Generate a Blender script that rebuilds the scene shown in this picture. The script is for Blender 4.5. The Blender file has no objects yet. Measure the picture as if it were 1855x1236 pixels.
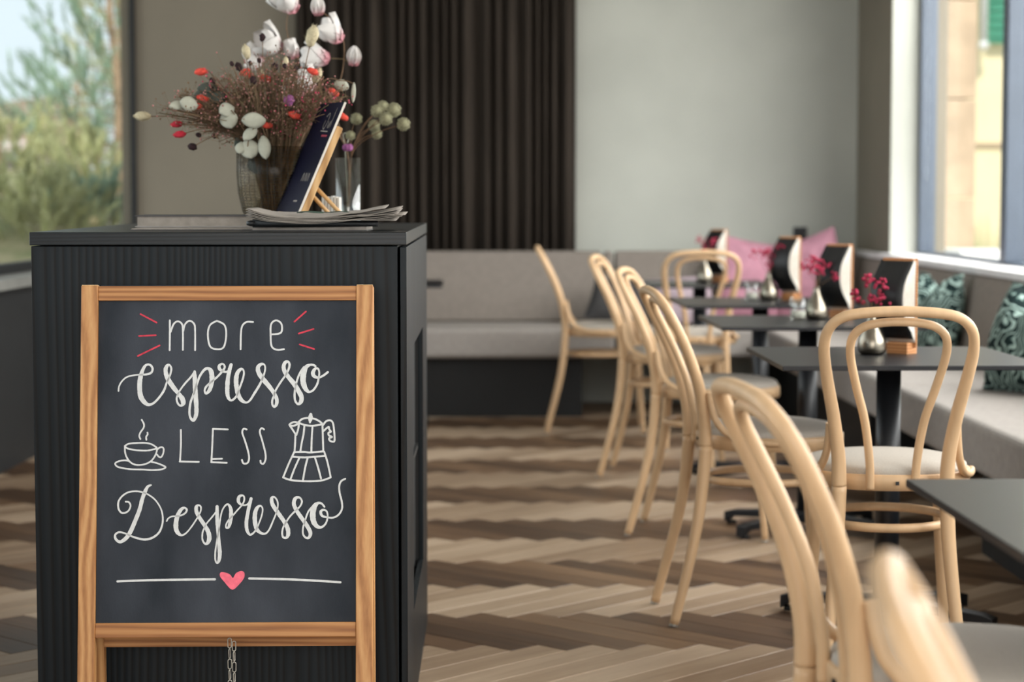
import bpy, math, random
import numpy as np
from mathutils import Vector, Matrix, noise
R = math.radians
random.seed(7)
SC = bpy.context.scene
COL = SC.collection

# ------------------------------------------------------------------ camera
FPX = 3800.0                       # focal length in pixels of an 1855 x 1236 frame
CAM_H = 1.13
PITCH = math.atan(268 / FPX)
YAW = math.atan(102.5 / FPX)
cam_d = bpy.data.cameras.new('camera')
cam = bpy.data.objects.new('camera', cam_d); COL.objects.link(cam)
cam.location = (0, 0, CAM_H)
cam.rotation_euler = (math.pi / 2 - PITCH, 0, -YAW)
cam_d.sensor_width = 36; cam_d.lens = FPX / 1855 * 36
cam_d.clip_start = .05; cam_d.clip_end = 300
cam_d.dof.use_dof = True
cam_d.dof.focus_distance = 4.06
cam_d.dof.aperture_fstop = cam_d.lens / 1000 / .020
SC.camera = cam
# ------------------------------------------------------------------ view + world
SC.view_settings.view_transform = 'Standard'
SC.view_settings.look = 'None'
SC.view_settings.gamma = 1
SC.view_settings.use_curve_mapping = False
SC.view_settings.exposure = 0.0
w = bpy.data.worlds.new('overcast_sky'); SC.world = w; w.use_nodes = True
bg = w.node_tree.nodes['Background']
bg.inputs[0].default_value = (.66, .77, .83, 1); bg.inputs[1].default_value = 1.4
# ------------------------------------------------------------------ added area lamps boosting the window daylight, out of view
def area(name, loc, rot, sx, sy, power, col):
    d = bpy.data.lights.new(name, 'AREA'); d.shape = 'RECTANGLE'; d.size = sx; d.size_y = sy
    d.energy = power; d.color = col
    o = bpy.data.objects.new(name, d); COL.objects.link(o); o.location = loc; o.rotation_euler = rot
    return o
area('daylight_fill_rear', (0.1, -2.4, 1.75), (R(90), 0, 0), 3.6, 1.9, 150, (1, .95, .90))
area('daylight_fill_right', (3.6, 5.9, 2.7), (0, R(66), 0), 3.2, 9.6, 900, (1, .98, .96))
area('daylight_fill_left', (-3.4, 5.2, 1.9), (0, R(-84), 0), 2.2, 9.6, 150, (.88, .95, 1))
sun_d = bpy.data.lights.new('sun', 'SUN'); sun_d.energy = 3.8; sun_d.angle = R(6); sun_d.color = (1, .95, .86)
sun = bpy.data.objects.new('sun', sun_d); COL.objects.link(sun)
sun.rotation_euler = Vector((0.02, 1, -1.05)).to_track_quat('-Z', 'Y').to_euler()

# ------------------------------------------------------------------ helpers
def ray(px, py):
    a = float((px - 927.5) / FPX); b = float((618 - py) / FPX)
    fw = Vector((math.sin(YAW) * math.cos(PITCH), math.cos(YAW) * math.cos(PITCH), -math.sin(PITCH)))
    rt = Vector((math.cos(YAW), -math.sin(YAW), 0)); up = rt.cross(fw)
    return fw + a * rt + b * up
def at(px, py, Y):
    d = ray(px, py); return Vector((0, 0, CAM_H)) + d * (Y / d.y)

def spline(pts, n=8, closed=False):
    P = [np.array(p, float) for p in pts]; out = []
    m = len(P); segs = m if closed else m - 1
    for i in range(segs):
        if closed: p0, p1, p2, p3 = P[(i-1) % m], P[i], P[(i+1) % m], P[(i+2) % m]
        else: p0, p1, p2, p3 = P[max(i-1, 0)], P[i], P[i+1], P[min(i+2, m-1)]
        for k in range(n):
            t = k / n
            out.append(.5 * (2*p1 + (p2-p0)*t + (2*p0-5*p1+4*p2-p3)*t*t + (3*p1-p0-3*p2+p3)*t**3))
    if not closed: out.append(P[-1])
    return out

class MB:
    def __init__(s): s.v = []; s.f = []; s.m = []; s.uv = {}; s.smooth = []
    def face(s, idx, sm=False, mi=0): s.f.append(tuple(idx)); s.smooth.append(sm); s.m.append(mi)
    def box(s, c, d, rot=None, mi=0):
        b = len(s.v); hx, hy, hz = d[0]/2, d[1]/2, d[2]/2
        for x, y, z in ((-1,-1,-1),(1,-1,-1),(1,1,-1),(-1,1,-1),(-1,-1,1),(1,-1,1),(1,1,1),(-1,1,1)):
            p = Vector((x*hx, y*hy, z*hz))
            if rot is not None: p = rot @ p
            s.v.append(tuple(p + Vector(c)))
        for q in ((0,3,2,1),(4,5,6,7),(0,1,5,4),(1,2,6,5),(2,3,7,6),(3,0,4,7)): s.face([b+i for i in q], False, mi)
        return s
    def bb(s, x0, x1, y0, y1, z0, z1): return s.box(((x0+x1)/2, (y0+y1)/2, (z0+z1)/2), (abs(x1-x0), abs(y1-y0), abs(z1-z0)))
    def hexa(s, pts):
        b = len(s.v); s.v += [tuple(p) for p in pts]
        for q in ((0,3,2,1),(4,5,6,7),(0,1,5,4),(1,2,6,5),(2,3,7,6),(3,0,4,7)): s.face([b+i for i in q])
        return s
    def tube(s, pts, r, n=8, closed=False, caps=True, mi=0, flat=1.0):
        P = [Vector(p) for p in pts]; m = len(P)
        rr = r if hasattr(r, '__len__') else [r]*m
        b = len(s.v)
        T = []
        for i in range(m):
            a = P[(i-1) % m] if (closed or i) else P[i]; c = P[(i+1) % m] if (closed or i < m-1) else P[i]
            t = c - a; T.append(t.normalized() if t.length > 1e-9 else Vector((0,0,1)))
        u = T[0].orthogonal().normalized()
        for i in range(m):
            u = (u - T[i]*u.dot(T[i])); u = u.normalized() if u.length > 1e-6 else T[i].orthogonal().normalized()
            wv = T[i].cross(u)
            for k in range(n):
                a = 2*math.pi*k/n
                s.v.append(tuple(P[i] + (u*math.cos(a) + wv*math.sin(a)*flat)*rr[i]))
        for i in range(m if closed else m-1):
            j = (i+1) % m
            for k in range(n):
                k2 = (k+1) % n
                s.face((b+i*n+k, b+i*n+k2, b+j*n+k2, b+j*n+k), True, mi)
        if caps and not closed:
            s.face([b+k for k in range(n)][::-1], False, mi); s.face([b+(m-1)*n+k for k in range(n)], False, mi)
        return s
    def lathe(s, prof, n=24, c=(0,0,0), mi=0):
        b = len(s.v); m = len(prof)
        for r, z in prof:
            for k in range(n):
                a = 2*math.pi*k/n; s.v.append((c[0]+r*math.cos(a), c[1]+r*math.sin(a), c[2]+z))
        for i in range(m-1):
            for k in range(n):
                k2 = (k+1) % n; s.face((b+i*n+k, b+i*n+k2, b+(i+1)*n+k2, b+(i+1)*n+k), True, mi)
        if prof[0][0] > 1e-6: s.face([b+k for k in range(n)][::-1], False, mi)
        if prof[-1][0] > 1e-6: s.face([b+(m-1)*n+k for k in range(n)], False, mi)
        return s
    def grid(s, fn, nu, nv, sm=True, mi=0):
        b = len(s.v)
        for i in range(nu+1):
            for j in range(nv+1): s.v.append(tuple(fn(i/nu, j/nv)))
        for i in range(nu):
            for j in range(nv):
                a = b+i*(nv+1)+j; s.face((a, a+nv+1, a+nv+2, a+1), sm, mi)
        return s
    def ball(s, c, r, nu=8, nv=6, sc=(1,1,1), rough=0):
        pr = []
        for j in range(nv+1):
            t = math.pi*j/nv - math.pi/2
            pr.append((max(math.cos(t)*r, 1e-5), math.sin(t)*r*sc[2]))
        b0 = len(s.v); s.lathe(pr, nu, c)
        if sc[0] != 1 or rough:
            for i in range(b0, len(s.v)):
                q = Vector(s.v[i]) - Vector(c); k = 1 + (random.uniform(-rough, rough) if rough else 0)
                s.v[i] = tuple(Vector(c) + Vector((q.x*sc[0], q.y*sc[1], q.z))*k)
        return s
    def ribbon(s, pts, wid, off):         # flat chalk stroke: pts 2-D list, wid per point, off(u, v) -> 3-D
        m = len(pts); b = len(s.v)
        for i in range(m):
            a = np.array(pts[max(i-1,0)]); c = np.array(pts[min(i+1,m-1)]); t = c-a; L = np.hypot(*t) or 1
            nx, ny = -t[1]/L, t[0]/L; h = wid[i]/2; p = pts[i]
            s.v.append(tuple(off(p[0]+nx*h, p[1]+ny*h))); s.v.append(tuple(off(p[0]-nx*h, p[1]-ny*h)))
        for i in range(m-1): s.face((b+2*i, b+2*i+2, b+2*i+3, b+2*i+1))
        for e, sg in ((0, -1), (m-1, 1)):
            a = np.array(pts[max(e-1,0)]); c = np.array(pts[min(e+1,m-1)]); t = (c-a); L = np.hypot(*t) or 1; t = t/L*sg
            p = pts[e]; h = wid[e]/2; nx, ny = -t[1], t[0]; ids = []
            for k in range(7):
                an = math.pi*k/6 - math.pi/2
                ids.append(len(s.v)); s.v.append(tuple(off(p[0]+h*(t[0]*math.cos(an)+nx*math.sin(an)), p[1]+h*(t[1]*math.cos(an)+ny*math.sin(an)))))
            s.face(ids)
        return s
    def mesh(s, name):
        me = bpy.data.meshes.new(name); me.from_pydata(s.v, [], s.f)
        me.polygons.foreach_set('use_smooth', s.smooth); me.polygons.foreach_set('material_index', s.m)
        me.update(); return me
    def build(s, name, mat, parent=None, world=False, bev=0, seg=2, kind=None):
        if world and parent is not None:
            inv = parent_matrix(parent).inverted(); s.v = [tuple(inv @ Vector(p)) for p in s.v]
        me = s.mesh(name)
        for m in (mat if isinstance(mat, (list, tuple)) else [mat]): me.materials.append(m)
        o = bpy.data.objects.new(name, me); COL.objects.link(o)
        if parent is not None: o.parent = parent
        if bev:
            md = o.modifiers.new('bevel', 'BEVEL'); md.width = bev; md.segments = seg; md.limit_method = 'ANGLE'; md.angle_limit = R(40)
        if kind: o['kind'] = kind
        return o
def parent_matrix(o):
    m = Matrix.LocRotScale(o.location, o.rotation_euler, o.scale)
    return parent_matrix(o.parent) @ m if o.parent else m
def tag(o, label=None, cat=None, group=None, kind=None):
    if label: o['label'] = label
    if cat: o['category'] = cat
    if group: o['group'] = group
    if kind: o['kind'] = kind
    return o
def thing(name, label, cat, loc=(0,0,0), rz=0, group=None):
    o = bpy.data.objects.new(name, None); COL.objects.link(o); o.empty_display_size = .05
    o.location = loc; o.rotation_euler = (0, 0, rz)
    return tag(o, label, cat, group)
def struct(o): o['kind'] = 'structure'; return o
def copy_tree(o, parent=None):
    c = o.copy(); COL.objects.link(c)
    if parent is not None: c.parent = parent
    for ch in list(KIDS.get(o, ())) : copy_tree(ch, c)
    return c
KIDS = {}
def snapshot():
    KIDS.clear()
    for o in bpy.data.objects:
        if o.parent: KIDS.setdefault(o.parent, []).append(o)

# ------------------------------------------------------------------ materials
def lin(r, g, b):
    f = lambda c: (c/255/12.92) if c/255 <= .04045 else ((c/255+.055)/1.055)**2.4
    return (f(r), f(g), f(b), 1)
def base(name):
    m = bpy.data.materials.new(name); m.use_nodes = True; nt = m.node_tree
    return m, nt, nt.nodes['Principled BSDF']
def nd(nt, t, **kw):
    n = nt.nodes.new(t)
    for k, v in kw.items():
        if k in n.inputs: n.inputs[k].default_value = v
        else: setattr(n, k, v)
    return n
def ramp(nt, fac, stops):
    r = nt.nodes.new('ShaderNodeValToRGB'); e = r.color_ramp.elements
    while len(e) < len(stops): e.new(.5)
    for i, (p, c) in enumerate(stops): e[i].position = p; e[i].color = c
    nt.links.new(fac, r.inputs[0]); return r.outputs[0]
def mat(name, col, rough=.6, metal=0, var=.12, scale=8, bump=0, bscale=60, stretch=(1,1,1), spec=.5, col2=None, coord='Object', detail=4):
    m, nt, b = base(name)
    tc = nd(nt, 'ShaderNodeTexCoord'); mp = nd(nt, 'ShaderNodeMapping'); mp.inputs['Scale'].default_value = stretch
    nt.links.new(tc.outputs[coord], mp.inputs[0])
    n = nd(nt, 'ShaderNodeTexNoise', Scale=scale, Detail=detail); nt.links.new(mp.outputs[0], n.inputs['Vector'])
    c2 = col2 or tuple(c*(1-var*2) for c in col[:3]) + (1,)
    c1 = col if col2 else tuple(min(1, c*(1+var)) for c in col[:3]) + (1,)
    nt.links.new(ramp(nt, n.outputs[0], [(.3, c2), (.7, c1)]), b.inputs['Base Color'])
    b.inputs['Roughness'].default_value = rough; b.inputs['Metallic'].default_value = metal
    b.inputs['Specular IOR Level'].default_value = spec
    if bump:
        n2 = nd(nt, 'ShaderNodeTexNoise', Scale=bscale, Detail=3); nt.links.new(mp.outputs[0], n2.inputs['Vector'])
        bp = nd(nt, 'ShaderNodeBump', Strength=bump, Distance=.01); nt.links.new(n2.outputs[0], bp.inputs['Height'])
        nt.links.new(bp.outputs[0], b.inputs['Normal'])
    return m
def grain(name, stops, freq=90, amp=7, nscale=3.0, stretch=(1, 1, .12), across='X', rough=.5, bump=.12, spec=.4, mixn=.3, fine=(160, 160, 6)):
    """wood: growth-ring lines along the grain that wander and open into cathedrals, plus fine pores"""
    m, nt, b = base(name); L = nt.links.new
    tc = nd(nt, 'ShaderNodeTexCoord'); oi = nd(nt, 'ShaderNodeObjectInfo'); ad = nd(nt, 'ShaderNodeVectorMath', operation='ADD')
    mu = nd(nt, 'ShaderNodeMath', operation='MULTIPLY'); mu.inputs[1].default_value = 9.0
    L(oi.outputs['Random'], mu.inputs[0]); L(tc.outputs['Object'], ad.inputs[0]); L(mu.outputs[0], ad.inputs[1])
    mp = nd(nt, 'ShaderNodeMapping'); mp.inputs['Scale'].default_value = stretch; L(ad.outputs[0], mp.inputs[0])
    n = nd(nt, 'ShaderNodeTexNoise', Scale=nscale, Detail=2.5, Roughness=.45); L(mp.outputs[0], n.inputs['Vector'])
    sx = nd(nt, 'ShaderNodeSeparateXYZ'); L(ad.outputs[0], sx.inputs[0])
    a1 = nd(nt, 'ShaderNodeMath', operation='MULTIPLY'); a1.inputs[1].default_value = freq*6.283; L(sx.outputs[across], a1.inputs[0])
    a2 = nd(nt, 'ShaderNodeMath', operation='MULTIPLY_ADD'); a2.inputs[1].default_value = amp*6.283; L(n.outputs[0], a2.inputs[0]); L(a1.outputs[0], a2.inputs[2])
    si = nd(nt, 'ShaderNodeMath', operation='SINE'); L(a2.outputs[0], si.inputs[0])
    h = nd(nt, 'ShaderNodeMath', operation='MULTIPLY_ADD'); h.inputs[1].default_value = .5; h.inputs[2].default_value = .5; L(si.outputs[0], h.inputs[0])
    mf = nd(nt, 'ShaderNodeMapping'); mf.inputs['Scale'].default_value = fine; L(ad.outputs[0], mf.inputs[0])
    n2 = nd(nt, 'ShaderNodeTexNoise', Scale=1.0, Detail=4); L(mf.outputs[0], n2.inputs['Vector'])
    mx = nd(nt, 'ShaderNodeMix'); mx.inputs[0].default_value = mixn; L(h.outputs[0], mx.inputs[2]); L(n2.outputs[0], mx.inputs[3])
    L(ramp(nt, mx.outputs[0], stops), b.inputs['Base Color'])
    b.inputs['Roughness'].default_value = rough; b.inputs['Specular IOR Level'].default_value = spec
    if bump:
        bp = nd(nt, 'ShaderNodeBump', Strength=bump, Distance=.002); L(mx.outputs[0], bp.inputs['Height']); L(bp.outputs[0], b.inputs['Normal'])
    return m
def glass(name, tint=(1,1,1,1), gl=.06, rough=0.0, hi=.22):
    m, nt, b = base(name); nt.nodes.remove(b)
    tr = nd(nt, 'ShaderNodeBsdfTransparent'); tr.inputs[0].default_value = tint
    g = nd(nt, 'ShaderNodeBsdfGlossy'); g.inputs['Roughness'].default_value = rough
    lw = nd(nt, 'ShaderNodeLayerWeight', Blend=.25)
    mr = nd(nt, 'ShaderNodeMapRange'); mr.inputs['To Min'].default_value = gl; mr.inputs['To Max'].default_value = hi
    nt.links.new(lw.outputs['Facing'], mr.inputs[0])
    mx = nd(nt, 'ShaderNodeMixShader'); nt.links.new(mr.outputs[0], mx.inputs[0])
    nt.links.new(tr.outputs[0], mx.inputs[1]); nt.links.new(g.outputs[0], mx.inputs[2])
    nt.links.new(mx.outputs[0], nt.nodes['Material Output'].inputs[0])
    return m
def plank_mat(name, ca, cb, cc):
    m, nt, b = base(name)
    uv = nd(nt, 'ShaderNodeUVMap'); oi = nd(nt, 'ShaderNodeObjectInfo'); at_ = nd(nt, 'ShaderNodeAttribute'); at_.attribute_name = 'tone'
    ad = nd(nt, 'ShaderNodeMath', operation='ADD'); nt.links.new(oi.outputs['Random'], ad.inputs[0]); nt.links.new(at_.outputs['Fac'], ad.inputs[1])
    fr = nd(nt, 'ShaderNodeMath', operation='FRACT'); nt.links.new(ad.outputs[0], fr.inputs[0])
    mp = nd(nt, 'ShaderNodeMapping'); mp.inputs['Scale'].default_value = (1.2, 16, 1); nt.links.new(uv.outputs[0], mp.inputs[0])
    mu = nd(nt, 'ShaderNodeMath', operation='MULTIPLY'); mu.inputs[1].default_value = 37; nt.links.new(fr.outputs[0], mu.inputs[0])
    va = nd(nt, 'ShaderNodeVectorMath', operation='ADD'); nt.links.new(mp.outputs[0], va.inputs[0]); nt.links.new(mu.outputs[0], va.inputs[1])
    n = nd(nt, 'ShaderNodeTexNoise', Scale=2.2, Detail=6, Roughness=.65); nt.links.new(va.outputs[0], n.inputs['Vector'])
    sm = nd(nt, 'ShaderNodeMath', operation='MULTIPLY_ADD'); sm.inputs[1].default_value = .55
    nt.links.new(n.outputs[0], sm.inputs[0])
    m2 = nd(nt, 'ShaderNodeMath', operation='MULTIPLY'); m2.inputs[1].default_value = .45; nt.links.new(fr.outputs[0], m2.inputs[0]); nt.links.new(m2.outputs[0], sm.inputs[2])
    nt.links.new(ramp(nt, sm.outputs[0], [(.2, ca), (.5, cb), (.8, cc)]), b.inputs['Base Color'])
    b.inputs['Roughness'].default_value = .42; b.inputs['Specular IOR Level'].default_value = .4
    bp = nd(nt, 'ShaderNodeBump', Strength=.12, Distance=.003); nt.links.new(n.outputs[0], bp.inputs['Height']); nt.links.new(bp.outputs[0], b.inputs['Normal'])
    return m

M = {}
M['seatfab'] = mat('taupe_upholstery_window_lit', lin(164, 157, 151), .9, var=.05, scale=40, bump=.08, bscale=700, spec=.25)  # bench taupe lightened: window light on the seat tops is in the colour
M['plaster'] = mat('grey_plaster', lin(182, 183, 174), .9, var=.07, scale=1.3, bump=.05, bscale=30)
M['plaster_shaded'] = mat('warm_plaster_shade_toned', lin(124, 116, 102), .9, var=.06, scale=1.5, bump=.05, bscale=30)  # warm plaster with the shade of the dim corners put into its colour
M['white'] = mat('white_plaster', lin(214, 214, 208), .9, var=.03, scale=2)
M['ceiling'] = mat('ceiling_paint', lin(205, 203, 198), .95, var=.02, scale=2)
M['blackframe'] = mat('anthracite_window_frame', lin(16, 18, 20), .6, var=.05)
M['bluegrey_frame'] = mat('blue_grey_window_frame', lin(78, 88, 102), .4, var=.05)
M['concrete'] = mat('concrete_sill', lin(120, 120, 115), .8, var=.12, scale=6, bump=.1)
M['sillstone'] = mat('pale_window_ledge', lin(222, 220, 220), .6, var=.03, scale=10)
M['darkpanel'] = mat('dark_wall_panel', lin(26, 28, 30), .6, var=.1)
M['subfloor'] = mat('joint_dark', lin(38, 30, 24), .9, var=.1)
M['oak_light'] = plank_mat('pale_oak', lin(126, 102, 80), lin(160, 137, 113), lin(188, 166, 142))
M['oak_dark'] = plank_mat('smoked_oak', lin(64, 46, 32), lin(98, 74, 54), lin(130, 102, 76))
M['ash'] = grain('black_stained_ash', [(.12, lin(2, 3, 4)), (.24, lin(10, 17, 21)), (.9, lin(14, 22, 27))], 62, 15, 3.2, (1, 1, .055), 'X', .5, .22, .25, .12, (220, 220, 8))
M['ash_h'] = grain('black_stained_ash_edge', [(.12, lin(4, 6, 7)), (.35, lin(10, 16, 19)), (.9, lin(14, 21, 25))], 90, 14, 5, (.07, 1, 1), 'Z', .36, .04, .3, .3, (8, 220, 220))
M['niche'] = mat('black_niche', lin(12, 13, 14), .6, var=.1)
M['pine_v'] = grain('honey_pine_upright', [(.1, lin(146, 94, 50)), (.5, lin(184, 130, 78)), (.9, lin(206, 158, 104))], 40, 8, 9, (1, 1, .08), 'X', .5, .06, .4, .5, (260, 260, 9))
M['pine_h'] = grain('honey_pine_rail', [(.1, lin(124, 74, 36)), (.5, lin(168, 112, 62)), (.9, lin(190, 138, 86))], 70, 8, 9, (.07, 1, 1), 'Z', .5, .06, .4, .5, (9, 260, 260))
M['endgrain'] = mat('pine_end_grain', lin(205, 176, 132), .7, var=.2, scale=200)
M['slate'] = mat('chalkboard_slate', lin(70, 74, 82), .8, scale=6, stretch=(1, 1, .45), bump=.06, bscale=300, col2=lin(36, 41, 48), spec=.3, detail=8)
M['chalk'] = mat('white_chalk', lin(216, 217, 216), .95, var=.05, scale=120, spec=.1)
M['chalk_red'] = mat('red_chalk', lin(205, 72, 88), .95, var=.12, scale=150, spec=.1)
M['chalk_pink'] = mat('pink_chalk', lin(245, 118, 136), .95, var=.08, scale=90, spec=.1)
M['steel'] = mat('steel_chain', lin(190, 186, 176), .4, .6, var=.15, scale=80)
M['beech'] = mat('natural_beech', lin(206, 171, 132), .45, var=.07, scale=5, stretch=(6, 6, .7), spec=.4)
M['seat'] = mat('seat_fabric', lin(176, 168, 158), .95, var=.05, scale=300, bump=.1, bscale=900, spec=.2)
M['black_metal'] = mat('black_powder_coat', lin(24, 26, 30), .4, var=.06)
M['tabletop'] = mat('black_laminate', lin(21, 22, 26), .36, var=.08, scale=40)
M['bench'] = mat('taupe_upholstery', lin(134, 125, 117), .9, var=.05, scale=40, bump=.08, bscale=700, spec=.25)
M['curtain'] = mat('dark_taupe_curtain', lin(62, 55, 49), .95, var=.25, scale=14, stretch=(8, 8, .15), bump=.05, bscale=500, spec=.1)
M['glass'] = glass('window_glass', (.985, .99, .985, 1), .015, hi=.10)
M['pages'] = mat('cream_paper', lin(214, 207, 196), .9, var=.04, scale=60)
M['newsprint'] = mat('newsprint', lin(146, 138, 129), .9, var=.1, scale=50)
M['ink'] = mat('print_ink', lin(60, 78, 66), .9, var=.1)

# ------------------------------------------------------------------ room shell
YB = 11.3                                  # back wall
XR = 2.165                                  # right wall
def XL(Y): return -1.70 - .048*(YB - Y)     # left wall runs slightly outwards
YR = -2.6; ZC = 2.9
struct(MB().bb(-4.2, XR+.3, YR-.2, YB+.25, -.12, -.012).build('floor', M['subfloor']))
FLOOR = bpy.data.objects['floor']
struct(MB().bb(-4.2, XR+.3, YR-.2, YB+.25, ZC, ZC+.15).build('ceiling', M['ceiling']))
struct(MB().bb(-.80, XR+.28, YB, YB+.22, 0, ZC).build('wall_back', M['plaster']))
struct(MB().bb(-1.78, -.80, YB, YB+.22, 0, ZC).build('wall_back_pier', M['plaster_shaded']))
# right wall: pier by the corner, parapet, header
struct(MB().bb(XR, XR+.28, 10.42, YB, 0, ZC).build('wall_right_pier', M['plaster_shaded']))
struct(MB().bb(XR, XR+.135, 10.405, 10.42, .83, 2.6).build('wall_right_reveal', M['plaster']))  # lighter face than the pier: window light on the reveal is in its colour
struct(MB().bb(XR, XR+.28, YR, 10.42, 0, .80).build('wall_right', M['white']))
struct(MB().bb(XR, XR+.28, YR, 10.42, 2.6, ZC).build('wall_right_header', M['white']))
struct(MB().bb(XR-.045, XR+.20, YR, 10.415, .80, .83).build('trim_2', M['sillstone'], bev=.006))
struct(MB().bb(XR-.045, XR-.002, 10.425, 11.05, .80, .83).build('trim_3', M['sillstone'], bev=.006))
GX = XR + .165
win = struct(MB().bb(GX-.03, GX+.05, 10.36, 10.42, .826, 2.6).build('window_1', M['bluegrey_frame'], bev=.004))
ys = [10.36, 8.78, 7.2, 5.7, 4.2, 2.7, 1.2, -.3, -1.8, YR]
for i in range(len(ys)-1):
    if i: MB().bb(GX-.04, GX+.05, ys[i]-.09, ys[i], .842, 2.54).build('mullion', M['bluegrey_frame'], win, bev=.004)
    MB().bb(GX, GX+.01, ys[i+1], ys[i]-(.09 if i else 0), .842, 2.54).build('pane', M['glass'], win)
MB().bb(GX-.03, GX+.05, YR, 10.36, .826, .842).build('bottom_rail', M['bluegrey_frame'], win, bev=.004)
MB().bb(GX-.03, GX+.05, YR, 10.36, 2.54, 2.6).build('top_rail', M['bluegrey_frame'], win, bev=.004)
# left wall
def lwall(name, m, y0, y1, z0, z1, t0=0, t1=.22, parent=None):
    p = []
    for z in (z0, z1):
        p += [(XL(y0)-t1, y0, z), (XL(y0)-t0, y0, z), (XL(y1)-t0, y1, z), (XL(y1)-t1, y1, z)]
    return MB().hexa(p).build(name, m, parent)
struct(lwall('wall_left', M['darkpanel'], YR, YB, 0, .76))
struct(lwall('wall_left_header', M['plaster_shaded'], YR, YB, 2.6, ZC))
sill = struct(lwall('trim_1', M['concrete'], YR, YB, .76, .80, -.14, .22))
win2 = struct(lwall('window_2', M['blackframe'], YB-.05, YB, .80, 2.6, .0, .025))
ysl = [YB-.05, 7.6, 5.6, 3.6, 1.6, -.4, YR]
for i in range(len(ysl)-1):
    if i: lwall('mullion', M['blackframe'], ysl[i]-.08, ysl[i], .84, 2.56, -.01, .05, win2)
    lwall('pane', M['glass'], ysl[i+1], ysl[i]-(.08 if i else 0), .84, 2.56, .02, .026, win2)
lwall('bottom_rail', M['blackframe'], YR, YB-.05, .80, .84, 0, .05, win2)
lwall('top_rail', M['blackframe'], YR, YB-.05, 2.56, 2.6, 0, .05, win2)
# rear wall behind the camera with its wide window
struct(MB().bb(-2.7, XR+.3, YR-.2, YR, 0, .75).build('wall_rear', M['white']))
struct(MB().bb(-2.7, XR+.3, YR-.2, YR, 2.75, ZC).build('wall_rear_header', M['white']))
win3 = struct(MB().bb(-2.5, XR, YR-.14, YR-.04, .75, .81).build('window_3', M['blackframe']))
for x in (-2.4, -.9, .7, XR-.06): MB().bb(x-.04, x+.04, YR-.14, YR-.04, .81, 2.75).build('mullion', M['blackframe'], win3)
for a, b_ in ((-2.36, -.94), (-.86, .66), (.74, XR-.1)): MB().bb(a, b_, YR-.1, YR-.09, .81, 2.75).build('pane', M['glass'], win3)

# ------------------------------------------------------------------ herringbone floor
PL, PW, PT = .58, .58/6, .012
BANDS = PL*math.sqrt(2)            # two rows
def plank_mb(w_=PW, l_=PL):
    g = .0007; c = .0016; mb = MB()
    x0, x1, y0, y1 = g, l_-g, g, w_-g
    mb.v = [(x0,y0,-PT),(x1,y0,-PT),(x1,y1,-PT),(x0,y1,-PT),(x0,y0,-c),(x1,y0,-c),(x1,y1,-c),(x0,y1,-c),(x0+c,y0+c,0),(x1-c,y0+c,0),(x1-c,y1-c,0),(x0+c,y1-c,0)]
    for q in ((8,9,10,11),(4,5,9,8),(5,6,10,9),(6,7,11,10),(7,4,8,11),(0,1,5,4),(1,2,6,5),(2,3,7,6),(3,0,4,7)): mb.face(q)
    return mb
def uvs(me, coords):
    l = me.uv_layers.new(name='UVMap')
    vi = np.zeros(len(me.loops), int); me.loops.foreach_get('vertex_index', vi)
    l.data.foreach_set('uv', np.asarray(coords, float)[vi].ravel())
pm = {}
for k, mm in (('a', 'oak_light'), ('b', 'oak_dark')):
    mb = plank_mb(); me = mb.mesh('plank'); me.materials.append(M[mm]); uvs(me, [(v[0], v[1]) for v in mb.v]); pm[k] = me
c45 = math.sqrt(.5)
def visible(x, y):
    d = Vector((x, y, -CAM_H)); fw = ray(927.5, 618); rt = Vector((math.cos(YAW), -math.sin(YAW), 0)); up = rt.cross(fw)
    t = d.dot(fw)
    if t < .5: return False
    px = 927.5 + FPX*d.dot(rt)/t; py = 618 - FPX*d.dot(up)/t
    if not (-60 < px < 1915 and py < 1290): return False
    if 75 < px < 735: return False
    return y < 10.75 and x < 1.75
def f2w(u, v):                     # pattern axes are turned 45 degrees to the room
    return (u - v)*c45, (u + v)*c45
OFFY = 4.711
field = {'a': MB(), 'b': MB()}; fuv = {'a': [], 'b': []}; ftone = {'a': [], 'b': []}
shown = []
for i in range(-16, 24):
    for k in range(-160, 170):
        for typ in ('a', 'b'):
            # H plank: along u, V plank: along v; rows run along +u+v turned -> along X after mirroring
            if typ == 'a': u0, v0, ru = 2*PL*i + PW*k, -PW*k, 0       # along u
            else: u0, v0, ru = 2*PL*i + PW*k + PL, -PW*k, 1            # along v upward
            if typ == 'a': cu, cv = u0+PL/2, v0+PW/2
            else: cu, cv = u0+PW/2, v0+PL/2
            # world: u -> (1,1)/sqrt2 ; v -> (-1,1)/sqrt2
            x, y = f2w(cu, cv)
            x -= 0; y = y + OFFY
            if not (-2.5 < x < XR+.1 and YR < y < YB+.1): continue
            if typ == 'a': ox, oy = f2w(u0, v0); ang = R(45)
            else: ox, oy = f2w(u0+PW, v0); ang = R(135)
            oy += OFFY
            shown.append((visible(x, y), y, typ, ox, oy, ang))
near = sorted([s for s in shown if s[0]], key=lambda s: s[1])[:295]
near_set = set(id(s) for s in near)
for s in shown:
    _, y, typ, ox, oy, ang = s
    if id(s) in near_set:
        o = bpy.data.objects.new('plank', pm[typ]); COL.objects.link(o); o.parent = FLOOR
        o.location = (ox, oy, random.uniform(-.0004, .0004)); o.rotation_euler = (0, 0, ang)
    else:
        q = plank_mb(); fb = field[typ]; b0 = len(fb.v); cs, sn = math.cos(ang), math.sin(ang); t = random.random()
        for v in q.v:
            fb.v.append((ox + v[0]*cs - v[1]*sn, oy + v[0]*sn + v[1]*cs, v[2])); fuv[typ].append((v[0], v[1])); ftone[typ].append(t)
        for f in q.f: fb.face([b0+a for a in f])
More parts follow.
